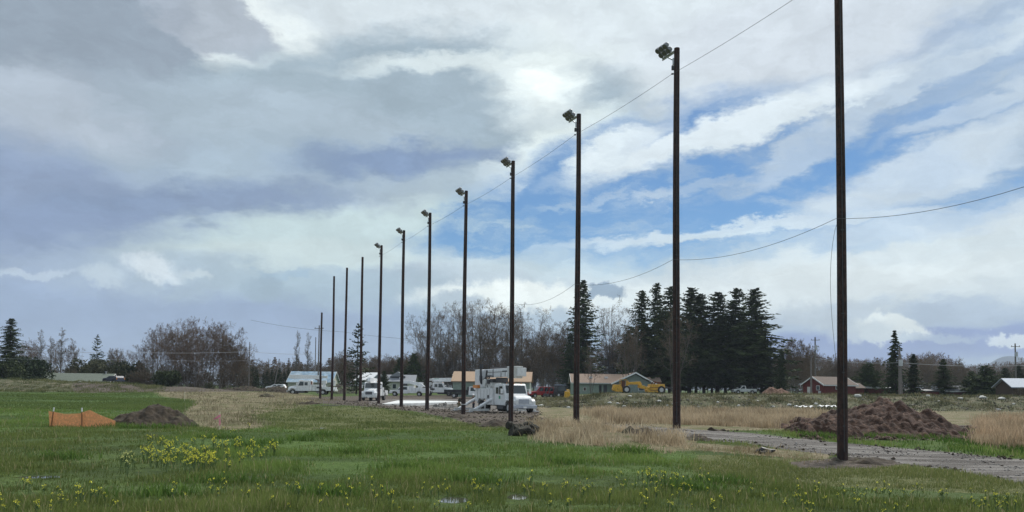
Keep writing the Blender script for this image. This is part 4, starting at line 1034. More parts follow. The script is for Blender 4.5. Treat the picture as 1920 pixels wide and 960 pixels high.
    if bed in ('pickup', 'service', 'van'):
        tl = MB()
        for s in (-1, 1): tl.box((xe-.01, s*(y-.1), 1.0), (.04, .14, .3))
        tl.build('tail_lights', M_red, rt)
    return rt
def place(px, py, d): p = at(px, py, d); return Vector((p.x, d, G(p.x, d)-.02))
# A: bucket truck facing left
bucket_truck(place(552, 744, 150), R_(180-3), 'white bucket truck facing left with boom folded over its cab, leftmost of the trucks', L=9.0, boomz=3.75)
# B: seen head-on
bucket_truck(place(694, 752, 112), R_(-90-2), 'white utility truck seen head-on between two bare poles', L=8.0, boomz=3.25)
# C: service pickup facing left
pickup(place(741, 744, 150), R_(180), 'white service pickup with lockers and low folded lift, facing left', M_white, L=7.6, bed='service', name='service_pickup', cat='service truck')
# D: bucket truck facing right
bucket_truck(place(842, 742, 158), R_(0), 'white bucket truck facing right with long straight boom, behind the sixth pole', L=7.2, boomz=3.6)
# E: flatbed
pickup(place(900, 748, 135), R_(-6), 'white cab pickup with black flatbed, facing right behind the pole with the white band', M_white, L=7.2, bed='flat', crew=False, bedm=M_black, h=2.0, name='flatbed_truck', cat='flatbed truck')
# F: derrick truck
def derrick_truck(base, rz):
    rt = empty('derrick_truck', base, rz, 'large white derrick truck on outriggers facing the camera behind the fourth pole', 'truck')
    wd = 2.5; h = truck_cab(rt, wd, grille_m=M_chrome)
    fr = MB(); fr.box((-4.0, 0, .75), (9, .9, .3)); fr.build('chassis', M_dark, rt)
    for s in (-1, 1):
        wheel(rt, 0, s*(h-.2), .52, .32); wheel(rt, -5.6, s*(h-.24), .52, .45); wheel(rt, -6.85, s*(h-.24), .52, .45)
        y0, y1 = sorted((s*h*.5, s*(h+.03)))
        sb = MB(); sb.prism([(-3.5, .7), (-3.5, 2.3), (-8.1, 2.3), (-8.1, 1.0), (-7.6, 1.0)]+arc(-6.85, .6, .66, 165, 60, 5)+arc(-5.6, .6, .66, 120, 8, 6)+[(-4.9, .7)], y0, y1, 'y'); bo = sb.build('service_body', M_white, rt, .03)
        dl = MB()
        for x in (-4.2, -4.9, -5.7, -6.6, -7.4): dl.box((x, s*(h+.036), 1.75), (.025, .012, .95))
        dl.box((-5.8, s*(h+.036), 1.28), (3.2, .012, .025)); dl.build('locker_seams', M_grille, bo)
        hn = MB(); hn.box((-4.55, s*(h+.06), 1.5), (.3, .06, .28)); hn.build('hose_reel', M_dark, bo)
    dk = MB(); dk.box((-5.8, 0, 1.5), (4.6, 1.3, .15)); dk.build('deck', M_offwhite, rt)
    tu = MB(); tu.tube([(-6.6, 0, 1.5), (-6.6, 0, 2.6)], [.7, .5], 14); tu.box((-6.6, 0, 2.85), (1.5, 1.3, .8)); tu.box((-5.3, -.75, 2.75), (1.1, .6, .9)); tu.build('turret', M_offwhite, rt, .05)
    bm_ = MB(); bm_.box((-3.9, -.05, 3.82), (8.9, .95, .8)); boom = bm_.build('boom', M_white, rt, .05)
    b2 = MB(); b2.box((-3.3, -.05, 4.35), (6.5, .5, .12)); b2.box((-3.7, -.535, 3.9), (6.0, .02, .05)); b2.box((-2.2, -.535, 3.7), (.05, .02, .5)); b2.build('boom_rail', M_grille, boom)
    ds = MB(); ds.box((-1.6, -.54, 3.95), (2.6, .03, .10)); ds.box((-.6, -.54, 3.75), (.07, .03, .4)); ds.box((-3.2, -.54, 3.6), (.09, .03, .45)); ds.box((-5.2, -.54, 3.8), (.12, .03, .8)); ds.build('boom_slots', M_dark, boom)
    hs = MB()
    for q_ in range(5): hs.tube([(-6.6+q_*.25, -.9, 2.6), (-6.3+q_*.3, -1.15, 3.2+.1*q_), (-5.7+q_*.3, -.75, 3.5)], .035, 5)
    hs.box((-4.3, -.9, 3.05), (.7, .4, .35)); hs.box((-6.9, -1.15, 3.3), (.3, .2, .5)); hs.box((-3.75, -.2, 3.1), (.25, 1.2, .5)); hs.build('hydraulic_hoses', M_dark, rt)
    bs = MB(); bs.prism([(.4, 3.25), (.55, 4.35), (-.8, 4.35), (-.7, 3.25)], -1.0, .1, 'y'); bs.build('work_platform', M_offwhite, rt, .05)
    pl = MB(); pl.prism([(-8.6, 2.35), (-8.6, 4.2), (-7.5, 4.2), (-7.4, 3.3), (-6.9, 2.35)], -1.15, -.35, 'y'); pl.build('bucket', M_white, rt, .06)
    au = MB(); au.tube([(-7.2, -1.0, 2.7), (-7.2, -1.05, 4.4)], [.13, .1], 8); au.tube([(-7.2, -1.0, 4.3), (-7.2, -1.0, 4.75)], .22, 8)
    au.tube([(-6.2, -1.0, 2.5), (-5.9, -.9, 4.1)], .09, 6); au.tube([(-5.3, -1.05, 2.4), (-5.5, -.8, 3.5)], .07, 6); au.box((-5.0, -1.05, 2.95), (.5, .3, .4)); au.build('auger', M_dark, rt)
    wn = MB(); wn.tube([(-5.9, -1.2, 2.85), (-5.9, -.4, 2.85)], .38, 12); wn.box((-4.6, -.8, 2.75), (.9, .5, .5)); wn.build('winch', M_offwhite, rt)
    tl = MB(); tl.box((-7.7, -1.32, 2.48), (1.3, .25, .3)); tl.build('amber_panel', M_amber, rt)
    for s in (-1, 1):
        for x in (-3.9, -8.2):
            og = MB(); og.tube([(x, s*1.0, 1.35), (x, s*2.4, .55)], [.16, .15], 8); og.tube([(x, s*2.2, .66), (x, s*3.5, .02)], .11, 8)
            o = og.build('outrigger', M_white, rt); ft = MB(); ft.box((x, s*3.5, .05), (.5, .6, .08)); ft.build('foot_pad', M_galv, o)
            lw = MB(); lw.box((x+.1, s*2.5, .22), (.2, 2.0, .22)); lw.build('outrigger_beam', M_offwhite, o)
    em = MB(); em.box((-2.0, -h*.93-.015, 1.45), (.35, .02, .28)); em.build('door_emblem', M_greenp, rt)
    bc = MB(); bc.tube([(-2.2, 0, 2.74), (-2.2, 0, 2.95)], .12, 8); bc.tube([(-2.2, -.5, 2.74), (-2.2, -.5, 2.9)], .12, 8); bc.build('roof_beacons', M_dark, rt)
    return rt
derrick_truck(place(974, 779, 72), R_(-90+24))
# concrete pad / pale slab
mslab = mat('pale_concrete', (.62, .63, .62), .7, var=.12, vscale=.8)
def flat_patch(name, pts, m, lift=.05, thick=.3):
    P_ = [hit(*q_) for q_ in pts]; z = max(p.z for p in P_)+lift
    mb = MB(); n = len(P_); vs = [(p.x, p.y, z) for p in P_]+[(p.x, p.y, z-thick) for p in P_]
    mb.add(vs, [tuple(range(n)), tuple(range(n, 2*n))[::-1]]+[(i, (i+1) % n, n+(i+1) % n, n+i) for i in range(n)]); return mb.build(name, m)
tag(flat_patch('pavement', [(716, 758), (745, 752.5), (835, 753), (868, 756), (830, 760), (770, 760.5)], mslab, .05), kind='structure')

# other vehicles
def van(base, rz, label, m, L=4.8, h=1.95, name='van', cat='van'):
    rt = empty(name, base, rz, label, cat); y = .95
    b_ = MB(); b_.prism([(.85, .45), (.88, .9), (.5, 1.1), (-.25, 1.15), (-L+1, 1.15), (-L+.9, .45), (-L*.62-.45, .45)]+arc(-L*.62, .42, .42, 170, 10, 7)+[(-.5, .45)]+arc(0, .42, .42, 170, 10, 7), -y, y, 'y'); b_.build('body', m, rt, .06)
    b_ = MB(); b_.prism([(-.25, 1.14), (-.95, h-.05), (-1.1, h), (-L+1.3, h), (-L+1.05, 1.14)], -y*.9, y*.9, 'y'); b_.build('cabin', m, rt, .05)
    for s in (-1, 1):
        for x0, x1 in ((-.8, -1.6), (-1.75, -2.6), (-2.7, -L+1.5)):
            q_ = [(x0, s*y*.9, 1.2), (x1, s*y*.9, 1.2), (x1, s*y*.9, h-.15), (x0-.2, s*y*.9, h-.15)]; panel(rt, 'side_window', M_glass, q_ if s > 0 else q_[::-1], .01)
        wheel(rt, 0, s*(y-.12), .36, .22); wheel(rt, -L*.62, s*(y-.12), .36, .22)
        tl = MB(); tl.box((-L+.95, s*y*.85, 1.0), (.05, .15, .35)); tl.build('tail_light', M_amber, rt)
    panel(rt, 'windshield', M_glass, [(-.32, -y*.8, 1.2), (-.32, y*.8, 1.2), (-.93, y*.76, h-.1), (-.93, -y*.76, h-.1)], .02)
    return rt
van(place(1000, 744, 140), R_(200), 'red van parked beside the derrick truck cab', M_red, 5.0, 2.0)
van(place(1023, 744, 142), R_(215), 'smaller red car parked right of the red van', M_red, 4.0, 1.6, 'parked_car', 'car')
van(place(1026, 738, 158), R_(180), 'dark blue car parked behind the red vehicles', mat('dark_blue_paint', (.02, .022, .05), .4), 4.3, 1.75, 'parked_car', 'car')
pickup(place(1382, 738, 178), R_(180), 'white pickup parked in front of the dark conifer grove', M_offwhite, L=5.2, crew=False)
van(place(205, 722, 152), R_(150), 'dark car parked at the gable of the long low house', mat('dark_navy_paint', (.03, .035, .06), .3), 4.5, 1.5, 'parked_car', 'car')
van(place(507, 722, 175), R_(180), 'white car seen over the rise left of the bucket truck', M_white, 4.4, 1.55, 'parked_car', 'car')
# compact tractor / skid loader
rt = empty('skid_loader', place(1050, 744, 138), R_(200), 'dark cabbed loader with a yellow engine box between the red car and third pole', 'loader')
b_ = MB(); b_.prism([(-.2, .4), (1.0, .5), (1.0, 1.0), (.7, 2.1), (-.9, 2.15), (-1.0, .5)], -.75, .75, 'y'); b_.build('cab', M_black, rt, .06)
for s in (-1, 1):
    panel(rt, 'side_window', M_glass, [(.75, s*.76, 1.1), (-.7, s*.76, 1.1), (-.65, s*.76, 1.95), (.6, s*.76, 1.95)][::(1 if s > 0 else -1)], .01)
    for x in (-.6, .65): wheel(rt, x, s*.8, .4, .3)
b_ = MB(); b_.box((0, 0, 2.2), (1.7, 1.5, .08)); b_.build('roof', mat('pale_blue_roof', (.3, .38, .5), .5), rt)
b_ = MB(); b_.prism([(-.9, .5), (-1.7, .5), (-1.65, 1.35), (-.95, 1.5)], -.6, .6, 'y'); b_.build('engine_cover', M_yellow, rt, .05)
b_ = MB(); b_.tube([(.7, -.8, 1.4), (1.9, -.8, 1.9), (2.6, -.8, .5)], .07, 6); b_.tube([(.7, .8, 1.4), (1.9, .8, 1.9), (2.6, .8, .5)], .07, 6); b_.box((2.7, 0, .4), (.4, 1.7, .5)); b_.build('loader_arm', M_dark, rt)
b = place(1063, 748, 120); mb = MB(); mb.prism([(-.45, 0), (.5, 0), (.45, .95), (.2, 1.15), (-.35, 1.1)], -.4, .4, 'y'); o = mb.build('generator', M_yellow, None, .05); o.location = b; tag(o, 'small yellow engine box standing left of the third pole', 'generator')
mb = MB(); mb.box((0, 0, 1.16), (.4, .5, .06)); mb.build('lid', M_plate, o)

# scraper (earthmover)
def scraper(base, rz):
    rt = empty('scraper', base, rz, 'old yellow scraper earthmover parked in front of the ranch house gable', 'earthmover')
    # local x to the right in the photo: engine/tractor end at left (x=0..), bowl at right
    b_ = MB(); b_.prism([(-.2, .7), (-.3, 1.0), (0, 2.1), (1.7, 2.15), (2.1, 1.2), (3.3, 1.1), (3.5, .6), (2.8, .3), (.8, .35)], -.9, .9, 'y'); b_.build('tractor_body', M_yellow, rt, .06)
    b_ = MB(); b_.box((2.35, 0, 2.2), (.9, 1.2, 1.7)); b_.build('operator_station', M_rust, rt, .04)
    b_ = MB()
    for x, y in ((1.75, -.75), (3.0, -.75), (1.75, .75), (3.0, .75)): b_.tube([(x, y, 1.2), (x, y, 3.35)], .06, 6)
    b_.box((2.4, 0, 3.38), (1.6, 1.8, .1)); b_.build('canopy', M_yellow, rt)
    b_ = MB(); b_.prism([(3.0, 1.2), (3.25, 3.1), (3.7, 3.1), (3.6, 1.0)], -.3, .3, 'y'); b_.build('steering_tower', M_yellow, rt, .03)
    b_ = MB(); b_.prism([(3.6, 2.1), (3.6, 2.75), (6.6, 2.95), (7.0, 2.3), (6.6, 1.55), (6.0, 2.2), (4.2, 2.15)], -.35, .35, 'y'); b_.build('gooseneck', M_yellow, rt, .05)
    for s in (-1, 1):
        b_ = MB(); y0, y1 = sorted((s*1.1, s*1.3)); b_.prism([(6.4, 2.2), (9.4, 1.2), (9.2, .8), (6.3, 1.45)], y0, y1, 'y'); b_.build('draft_arm', M_yellow, rt, .03)
        wheel(rt, 3.0, s*1.15, .95, .6); wheel(rt, 11.6, s*1.15, .95, .6)
    b_ = MB(); b_.prism([(8.2, .3), (8.0, .9), (8.8, 1.9), (8.9, 2.3), (12.4, 2.35), (12.6, .8), (12.2, .35)], -1.3, 1.3, 'y'); bw = b_.build('bowl', M_yellow, rt, .05)
    b_ = MB(); b_.box((10.6, -1.32, 1.55), (3.6, .06, .12)); b_.box((10.6, -1.32, .8), (3.6, .06, .1)); b_.build('bowl_ribs', M_rust, bw)
    b_ = MB(); b_.tube([(9.2, -.5, 2.3), (9.9, -.5, 3.0), (11.4, -.5, 2.6)], .12, 6); b_.tube([(10.2, .3, 2.3), (10.6, .3, 2.95)], .2, 8); b_.box((11.3, 0, 2.6), (.6, 1.2, .6)); b_.build('ejector_rig', M_rust, rt)
    b_ = MB(); b_.prism([(12.5, 1.9), (14.8, 1.35), (16.0, .7), (15.9, .6), (14.6, 1.15), (12.5, 1.6)], -.25, .25, 'y'); b_.build('push_frame', M_dark, rt, .03)
    b_ = MB(); b_.tube([(7.4, 0, 2.9), (8.2, 0, 3.5), (9.4, 0, 3.0)], .07, 6); b_.build('cable_sheave', M_util, rt)
    rt.scale = (.74, .74, .74); return rt
scraper(place(1150, 742, 140), R_(4))

# ------------------------------------------------------------------ people
def person(base, rz, label, pose, jacket, trousers):
    rt = empty('person', base, rz, label, 'person')
    def skin(name, verts, edges, rad, m, sub=1):
        me = bpy.data.meshes.new(name); me.from_pydata(verts, edges, []); o = link(name, me, rt); me.materials.append(m)
        sm = o.modifiers.new('skin', 'SKIN'); sm.use_smooth_shade = True
        for v, r_ in zip(me.skin_vertices[0].data, rad): v.radius = (r_, r_)
        me.skin_vertices[0].data[0].use_root = True
        ss_ = o.modifiers.new('sub', 'SUBSURF'); ss_.levels = sub; ss_.render_levels = sub; return o
    J = pose
    names = ['pelvis', 'chest', 'neck', 'head', 'crown', 'ls', 'le', 'lh', 'rs', 're', 'rh', 'lk', 'la', 'lt', 'rk', 'ra', 'rt']
    V = [J[n] for n in names]; ix = {n: i for i, n in enumerate(names)}
    E = [('pelvis', 'chest'), ('chest', 'neck'), ('neck', 'head'), ('head', 'crown'), ('chest', 'ls'), ('ls', 'le'), ('le', 'lh'), ('chest', 'rs'), ('rs', 're'), ('re', 'rh'), ('pelvis', 'lk'), ('lk', 'la'), ('la', 'lt'), ('pelvis', 'rk'), ('rk', 'ra'), ('ra', 'rt')]
    E = [(ix[a], ix[b_]) for a, b_ in E]
    rad = [.13, .15, .055, .095, .085, .07, .045, .035, .07, .045, .035, .065, .045, .04, .065, .045, .04]
    for hnd, el_ in (('lh', 'le'), ('rh', 're')):
        h0 = Vector(J[hnd]); d = (h0-Vector(J[el_])).normalized(); side = d.cross(Vector((1, 0, 0))).normalized()
        for q_ in range(5):
            a = side*(q_-1.5)*.02 if q_ < 4 else side*(-.05); n0 = len(V)
            V += [tuple(h0+d*.07+a), tuple(h0+d*(.11+.01*(q_ % 3))+a+Vector((.01, 0, 0)))] if q_ < 4 else [tuple(h0+d*.02+a), tuple(h0+d*.06+a*1.3)]
            E += [(ix[hnd], n0), (n0, n0+1)]; rad += [.01, .008]
    skin('body', V, E, rad, mat('skin_tone', (.42, .24, .17), .6))
    # clothing
    def sub(ns, es, rs, nm, m):
        skin(nm, [J[n] for n in ns], [(ns.index(a), ns.index(b_)) for a, b_ in es], rs, m)
    sub(['chest', 'pelvis', 'ls', 'le', 'lh', 'rs', 're', 'rh'], [('chest', 'pelvis'), ('chest', 'ls'), ('ls', 'le'), ('le', 'lh'), ('chest', 'rs'), ('rs', 're'), ('re', 'rh')], [.19, .165, .1, .07, .055, .1, .07, .055], 'jacket', jacket)
    sub(['pelvis', 'lk', 'la', 'rk', 'ra'], [('pelvis', 'lk'), ('lk', 'la'), ('pelvis', 'rk'), ('rk', 'ra')], [.155, .095, .075, .095, .075], 'trousers', trousers)
    for a, t in (('la', 'lt'), ('ra', 'rt')):
        mb = MB(); mb.tube([Vector(J[a])+Vector((-.06, 0, -.01)), Vector(J[t])], [.06, .05], 8); mb.build('boot', M_brn, rt)
    hd = Vector(J['head']); up = (Vector(J['crown'])-Vector(J['neck'])).normalized()
    c = hd+up*.05; mb = MB(); mb.tube([c+up*.02, c+up*.025, c+up*.03, c+up*.09, c+up*.14, c+up*.16], [.17, .17, .135, .125, .08, .02], 14); mb.build('hard_hat', M_white, rt, smooth=False)
    mb = MB(); f_ = Vector((1, 0, 0)); mb.tube([hd+f_*.08, hd+f_*.125-up*.02], [.02, .012], 6); mb.build('nose', MATS['skin_tone'], rt)
    return rt
stand = dict(pelvis=(0, 0, .95), chest=(.02, 0, 1.32), neck=(.03, 0, 1.5), head=(.06, 0, 1.62), crown=(.06, 0, 1.7), ls=(.02, .2, 1.42), le=(.02, .27, 1.14), lh=(.14, .26, .9),
             rs=(.02, -.2, 1.42), re=(.0, -.27, 1.14), rh=(.12, -.26, .9), lk=(.04, .11, .5), la=(0, .13, .08), lt=(.17, .14, .04), rk=(.03, -.11, .5), ra=(-.02, -.13, .08), rt=(.15, -.15, .04))
bend = dict(stand); bend.update(pelvis=(-.15, 0, .92), chest=(.12, 0, 1.2), neck=(.22, 0, 1.36), head=(.30, 0, 1.45), crown=(.33, 0, 1.52), ls=(.12, .2, 1.28), le=(.25, .26, 1.0), lh=(.42, .2, .82),
                                rs=(.12, -.2, 1.28), re=(.22, -.27, 1.0), rh=(.4, -.2, .8), lk=(.08, .12, .5), la=(.0, .16, .08), lt=(.17, .17, .04), rk=(-.05, -.12, .5), ra=(-.3, -.13, .08), rt=(-.13, -.14, .04))
person(place(888, 771, 82), R_(200), 'person in dark clothes and white hard hat standing beside the derrick truck outrigger', stand, mat('navy_jacket', (.02, .025, .035), .9), mat('dark_jeans', (.03, .04, .06), .9))
person(place(861.5, 770, 80), R_(-20), 'person in white hard hat stooping forward just left of the pole with the white band', bend, mat('dark_olive_jacket', (.05, .05, .035), .9), mat('tan_work_trousers', (.2, .17, .10), .9))

# ------------------------------------------------------------------ mounds of earth
def mound(name, label, cx, cy, rx, ry, h, mats, seed, peaks=((0, 0, 1, 1, 1),), rough=.12, rot=0, n=170, cat='dirt mound'):
    u = np.linspace(-1.15, 1.15, n); U, Vv = np.meshgrid(u, u)
    hgt = 0
    for (a, b_, sx_, sy_, k) in peaks: hgt = np.maximum(hgt, k*np.clip(1-np.sqrt(((U-a)/sx_)**2+((Vv-b_)/sy_)**2), 0, 1)**.92)
    X = U*rx; Y = Vv*ry; c, s = math.cos(rot), math.sin(rot); XX = cx+X*c-Y*s; YY = cy+X*s+Y*c
    nz = fbm(XX, YY, rx*.35, 3, seed)*.45+fbm(XX, YY, .5, 3, seed+5)*rough*2.2/h
    hh = np.clip(hgt+nz*np.clip(hgt*4, 0, 1)*.5, -.02, None)*h+(fbm(XX, YY, .38, 3, seed+3))*rough*1.8*np.clip(hgt*8, 0, 1)+(np.abs(fbm(XX, YY, .9, 2, seed+8)))*rough*1.5*np.clip(hgt*6, 0, 1)
    Z = zg(XX.ravel(), YY.ravel())+hh.ravel()-.04-.1*(hgt.ravel() <= 0)
    i, j = np.meshgrid(np.arange(n-1), np.arange(n-1), indexing='ij'); k = (i*n+j).ravel(); Fq = np.stack([k, k+1, k+n+1, k+n], 1)
    keep = (hgt.ravel()[Fq] > 0).any(1)
    me = fast_mesh(name, np.stack([XX.ravel(), YY.ravel(), Z], 1), Fq[keep], mats, True); o = link(name, me); tag(o, label, cat); return o
M_dirt = mat('dark_soil', (.04, .028, .017), .95, vscale=1.2, c2=(.07, .065, .03), var=.35, bump=.08, bscale=6, ramp=(.5, .68))
M_mul = mat('reddish_bark_soil', (.05, .024, .015), .95, vscale=1.8, c2=(.125, .072, .048), var=.5, bump=.2, bscale=4, ramp=(.48, .7))
M_tand = mat('tan_soil', (.16, .09, .06), .95, var=.3, vscale=1)
M_grassy = mat('grassy_heap_soil', (.05, .07, .025), .95, vscale=.8, c2=(.05, .042, .03), var=.35, bump=.08, bscale=5)
p = hit(262, 799); mound('dirt_pile', 'dark brown soil pile beside the orange plastic fence', p.x-.1, p.y+1.0, 2.4, 1.7, 1.15, M_dirt, 4, ((.22, 0, .85, 1, 1.0), (-.5, 0, .62, .8, .52), (.6, 0, .5, .7, .25)), .10, cat='dirt pile')
p = hit(1680, 815); mound('dirt_mound', 'big reddish brown mound of soil and bark beyond the gravel track', p.x-.3, p.y+2.4, 5.2, 4.2, 1.72, M_mul, 8, ((.12, 0, .88, 1, 1), (.0, -.2, .9, .9, .8), (-.62, -.1, .5, .7, .36), (.3, 0, .7, .8, .8)), .2, cat='dirt mound')
p = hit(1560, 818); mound('dirt_mound', 'low clumpy spur of dark clods at the left foot of the big mound', p.x, p.y+.8, 2.1, 1.1, .75, M_mul, 12, ((0, 0, 1, 1, 1),), .2, cat='dirt mound')
p = on(1457, 130); mound('dirt_mound', 'low rusty brown soil heap on the bank right of the grove', p.x, p.y, 2.3, 2, 1.35, M_tand, 14, ((-.3, 0, .9, 1, 1), (.3, 0, .8, 1, .95)), .1)
p = on(655, 176); mound('dirt_mound', 'grassy dark heap behind the bare poles left of the truck seen head-on', p.x, p.y, 6.5, 4, 2.2, M_grassy, 17, ((-.4, 0, .8, 1, 1), (.3, 0, .7, 1, .8)), .15)
p = on(490, 158); mound('dirt_mound', 'long dark soil heap left of the parked bucket truck', p.x, p.y, 8, 3, 1.3, M_dirt, 19, ((-.4, 0, .6, 1, .8), (.4, 0, .6, 1, 1)), .15)
p = hit(835, 764); mound('rubble_heap', 'small grey rubble heap at the right end of the concrete pad', p.x, p.y, 1.5, 1, .5, mat('grey_rubble', (.16, .15, .135), .95, var=.4, vscale=2, bump=.1, bscale=6), 21, rough=.2, cat='rubble')
for k, (px, py, rx, h_, lb) in enumerate([(930, 799, 1.2, .35, 'low dark soil heap at the foot of the derrick truck pole'), (1005, 787, .9, .35, 'small mossy soil heap behind the dry grass by the derrick truck'),
                                          (1203, 812, .9, .28, 'dark clod heap in the dry grass between the second and third poles'), (1312, 824, .8, .2, 'small dark clod heap beside the second pole'),
                                          (1630, 866, 1.35, .12, 'thin spread of dark earth at the foot of the nearest pole'), (860, 782, 1.2, .2, 'low mud heap at the foot of the pole with the white band'),
                                          (1345, 807, .5, .12, 'dark clod on the far side of the gravel track'), (582, 758, 1.3, .25, 'dark soil lump in the olive grass left of the bare poles'), (500, 744, 1.3, .5, 'brown grassy tussock left of the parked bucket truck')]):
    p = hit(px, py); mound('dirt_pile', lb, p.x, p.y, rx, rx*.7, h_, M_dirt, 40+k, rough=.10, n=40, cat='dirt pile')
# dark log-like rolls in front of the derrick truck pole
M_log = mat('mossy_dark_wood', (.06, .055, .04), .95, var=.4, vscale=4, c2=(.025, .022, .018), bump=.05, bscale=9)
for k, (px, py, l, rz, lb) in enumerate([(975, 806, 1.2, 20, 'upper of three mossy dark logs beside the derrick truck pole'), (985, 812, 1.1, -8, 'middle of three mossy dark logs beside the derrick truck pole'), (980, 817, 1.0, 10, 'lowest of three mossy dark logs beside the derrick truck pole')]):
    p = hit(px, py); mb = MB(); pts = []; rad = []
    for q_ in range(9): pts.append(((q_/8-.5)*l, .05*math.sin(q_*1.3), .06*math.cos(q_*.9+k))); rad.append(.17+.04*math.sin(q_*2.1+k))
    mb.tube(pts, rad, 10); o = mb.build('log', M_log); o.location = (p.x, p.y, p.z+.16); o.rotation_euler = (0, 0, R_(rz)); tag(o, lb, 'log', 'dark logs by the derrick truck pole')
# planks, sheets
def slab(name, px, py, l, w_, t, rz, m, label, cat, ry=0):
    p = hit(px, py); mb = MB(); mb.box((0, 0, 0), (l, w_, t)); o = mb.build(name, m, None, .008); o.location = (p.x, p.y, p.z+t/2+.02); o.rotation_euler = (0, ry, R_(rz)); tag(o, label, cat); return o
slab('plank', 1203, 792, 1.5, .16, .06, -28, M_stake, 'pale plank lying on the grass between the second and third poles', 'plank')
slab('plank', 620, 761.5, 1.7, .5, .06, -5, M_util, 'pale board lying in the grass left of the bare poles', 'board')
for k, (px, py, l, rz) in enumerate([(1508, 769, 2.4, 3), (1550, 768, 2.2, -4)]):
    p = hit(px, py); mb = MB(); n = 12
    vs = [((a/n-.5)*l, (b_/4-.5)*.9, .12+.12*math.sin(a*1.9+b_+k)+.05*math.cos(a*3.1)) for a in range(n+1) for b_ in range(5)]
    fs = [(a*5+b_, a*5+b_+1, (a+1)*5+b_+1, (a+1)*5+b_) for a in range(n) for b_ in range(4)]
    mb.add(vs, fs); o = mb.build('plastic_sheet', M_plate, None, 0, True); o.location = (p.x, p.y, p.z+.3); o.rotation_euler = (0, 0, R_(rz)); o.modifiers.new('thick', 'SOLIDIFY').thickness = .02
    tag(o, ['crumpled white plastic sheet at the far edge of the tan grass, left one of two', 'crumpled white plastic sheet at the far edge of the tan grass, nearest the first pole'][k], 'plastic sheet')
p = hit(1434, 851); mb = MB(); mb.tube([(-.35, 0, .05), (-.1, .04, .13), (.15, -.03, .08), (.38, .02, .12)], [.05, .12, .1, .04], 8); mb.tube([(-.2, -.12, .04), (.2, -.14, .08)], [.06, .04], 7); o = mb.build('tarp_scrap', M_black); o.location = p; tag(o, 'crumpled black plastic scrap in the grass left of the nearest pole', 'plastic scrap')

# rocks
def rock_mesh(seed):
    bm = bmesh.new(); bmesh.ops.create_icosphere(bm, subdivisions=2, radius=1); r = random.Random(seed)
    for v in bm.verts: v.co *= 1+r.uniform(-.16, .16); v.co.z *= .62
    me = bpy.data.meshes.new('rock'); bm.to_mesh(me); bm.free(); me.materials.append(mat('pale_stone', (.5, .49, .46), .9, var=.2)); return me
RK = [rock_mesh(k) for k in range(4)]
for k, (px, py, s) in enumerate([(1015, 761, .34), (1066, 764, .25), (1130, 765, .3), (1143, 755, .26), (1158, 756, .22), (1170, 762, .3), (1181, 743, .3), (1191, 755, .22), (1236, 752, .3), (1252, 760, .22), (1262, 757, .2), (1420, 752, .25), (1480, 759, .3), (1530, 757, .28), (1608, 743, .5), (1450, 762, .2),
                                 (1346, 754, .22), (1385, 760, .22), (1800, 748, .4), (1843, 746, .5), (1878, 748, .45), (1872, 768, .3), (1740, 742, .3), (1760, 752, .2), (1900, 757, .2), (1310, 763, .2), (60, 708, .4), (150, 716, .3)]):
    p = hit(px, py+1); o = link('rock', RK[k % 4]); o.location = (p.x, p.y, p.z+s*.15); o.scale = (s, s, s); o.rotation_euler = (0, 0, k)
    tag(o, 'pale rock lying on the rough grassy bank', 'rock', 'pale rocks strewn over the banks')

# ------------------------------------------------------------------ orange fence, stakes
pA = hit(92, 800); pM1 = hit(97, 800); pM2 = hit(170, 800); pE = hit(225, 799)
rt = empty('safety_fence', (pA.x, pA.y, pA.z), 0, 'orange plastic safety fence sagging between wooden stakes left of the soil pile', 'fence')
L = (pE.x-pA.x)+.3; n = 40; m_ = 9; vs = []; d0 = pA.y
for a in range(n+1):
    x = -.05+L*a/n; px = 88+135*a/n
    top = np.interp(px, [88, 120, 150, 170, 185, 223], [771, 776, 775, 768, 774, 788]); h_ = (800-top)/F*d0
    for b_ in range(m_+1):
        t = b_/m_; vs.append((x+.08*(1-t)*(a < 1), .04*math.sin(a*.35), h_*t))
fs = [(a*(m_+1)+b_, (a+1)*(m_+1)+b_, (a+1)*(m_+1)+b_+1, a*(m_+1)+b_+1) for a in range(n) for b_ in range(m_)]
mb = MB(); mb.add(vs, fs); o = mb.build('mesh_netting', M_orange, rt, 0, False); o.modifiers.new('t', 'SOLIDIFY').thickness = .006
for x, tp, ln in ((pM1.x-pA.x+.08, 764, .10), (pM2.x-pA.x, 764, -.03)):
    h_ = (800-tp)/F*d0; mb = MB(); mb.tube([(x, -.08, 0), (x+ln*.85, -.08, h_*.86)], .028, 6); s = mb.build('stake', M_stakedk, rt); mb = MB(); mb.tube([(x+ln*.8, -.08, h_*.8), (x+ln, -.08, h_)], .03, 6); mb.build('stake_tip', M_plate, s)
def stake(px, py, h_, label, ribbon=False, m=M_stake):
    p = hit(px, py); rt = empty('survey_stake', p, 0, label, 'stake'); mb = MB(); mb.box((0, 0, h_/2), (.05, .03, h_)); mb.build('post', m, rt)
    if ribbon:
        mb = MB(); vs = [(.05, -.02, h_*.88), (-.2, -.05, h_*.68), (-.30, -.02, h_*.55), (-.08, -.03, h_*.62), (.06, -.02, h_*.72)]; mb.add(vs, [(0, 1, 2, 3, 4)])
        vs = [(-.02, -.03, h_*.62), (.05, -.03, h_*.62), (.08, -.04, h_*.35), (.03, -.05, h_*.2), (0, -.04, h_*.35)]; mb.add(vs, [(0, 1, 2, 3, 4)])
        o = mb.build('ribbon', M_pink, rt); o.modifiers.new('t', 'SOLIDIFY').thickness = .008
stake(411, 806, .85, 'wooden survey stake tied with bright pink ribbon near the yellow flowers', True)
stake(297, 788, .45, 'short pale stake standing behind the soil pile')
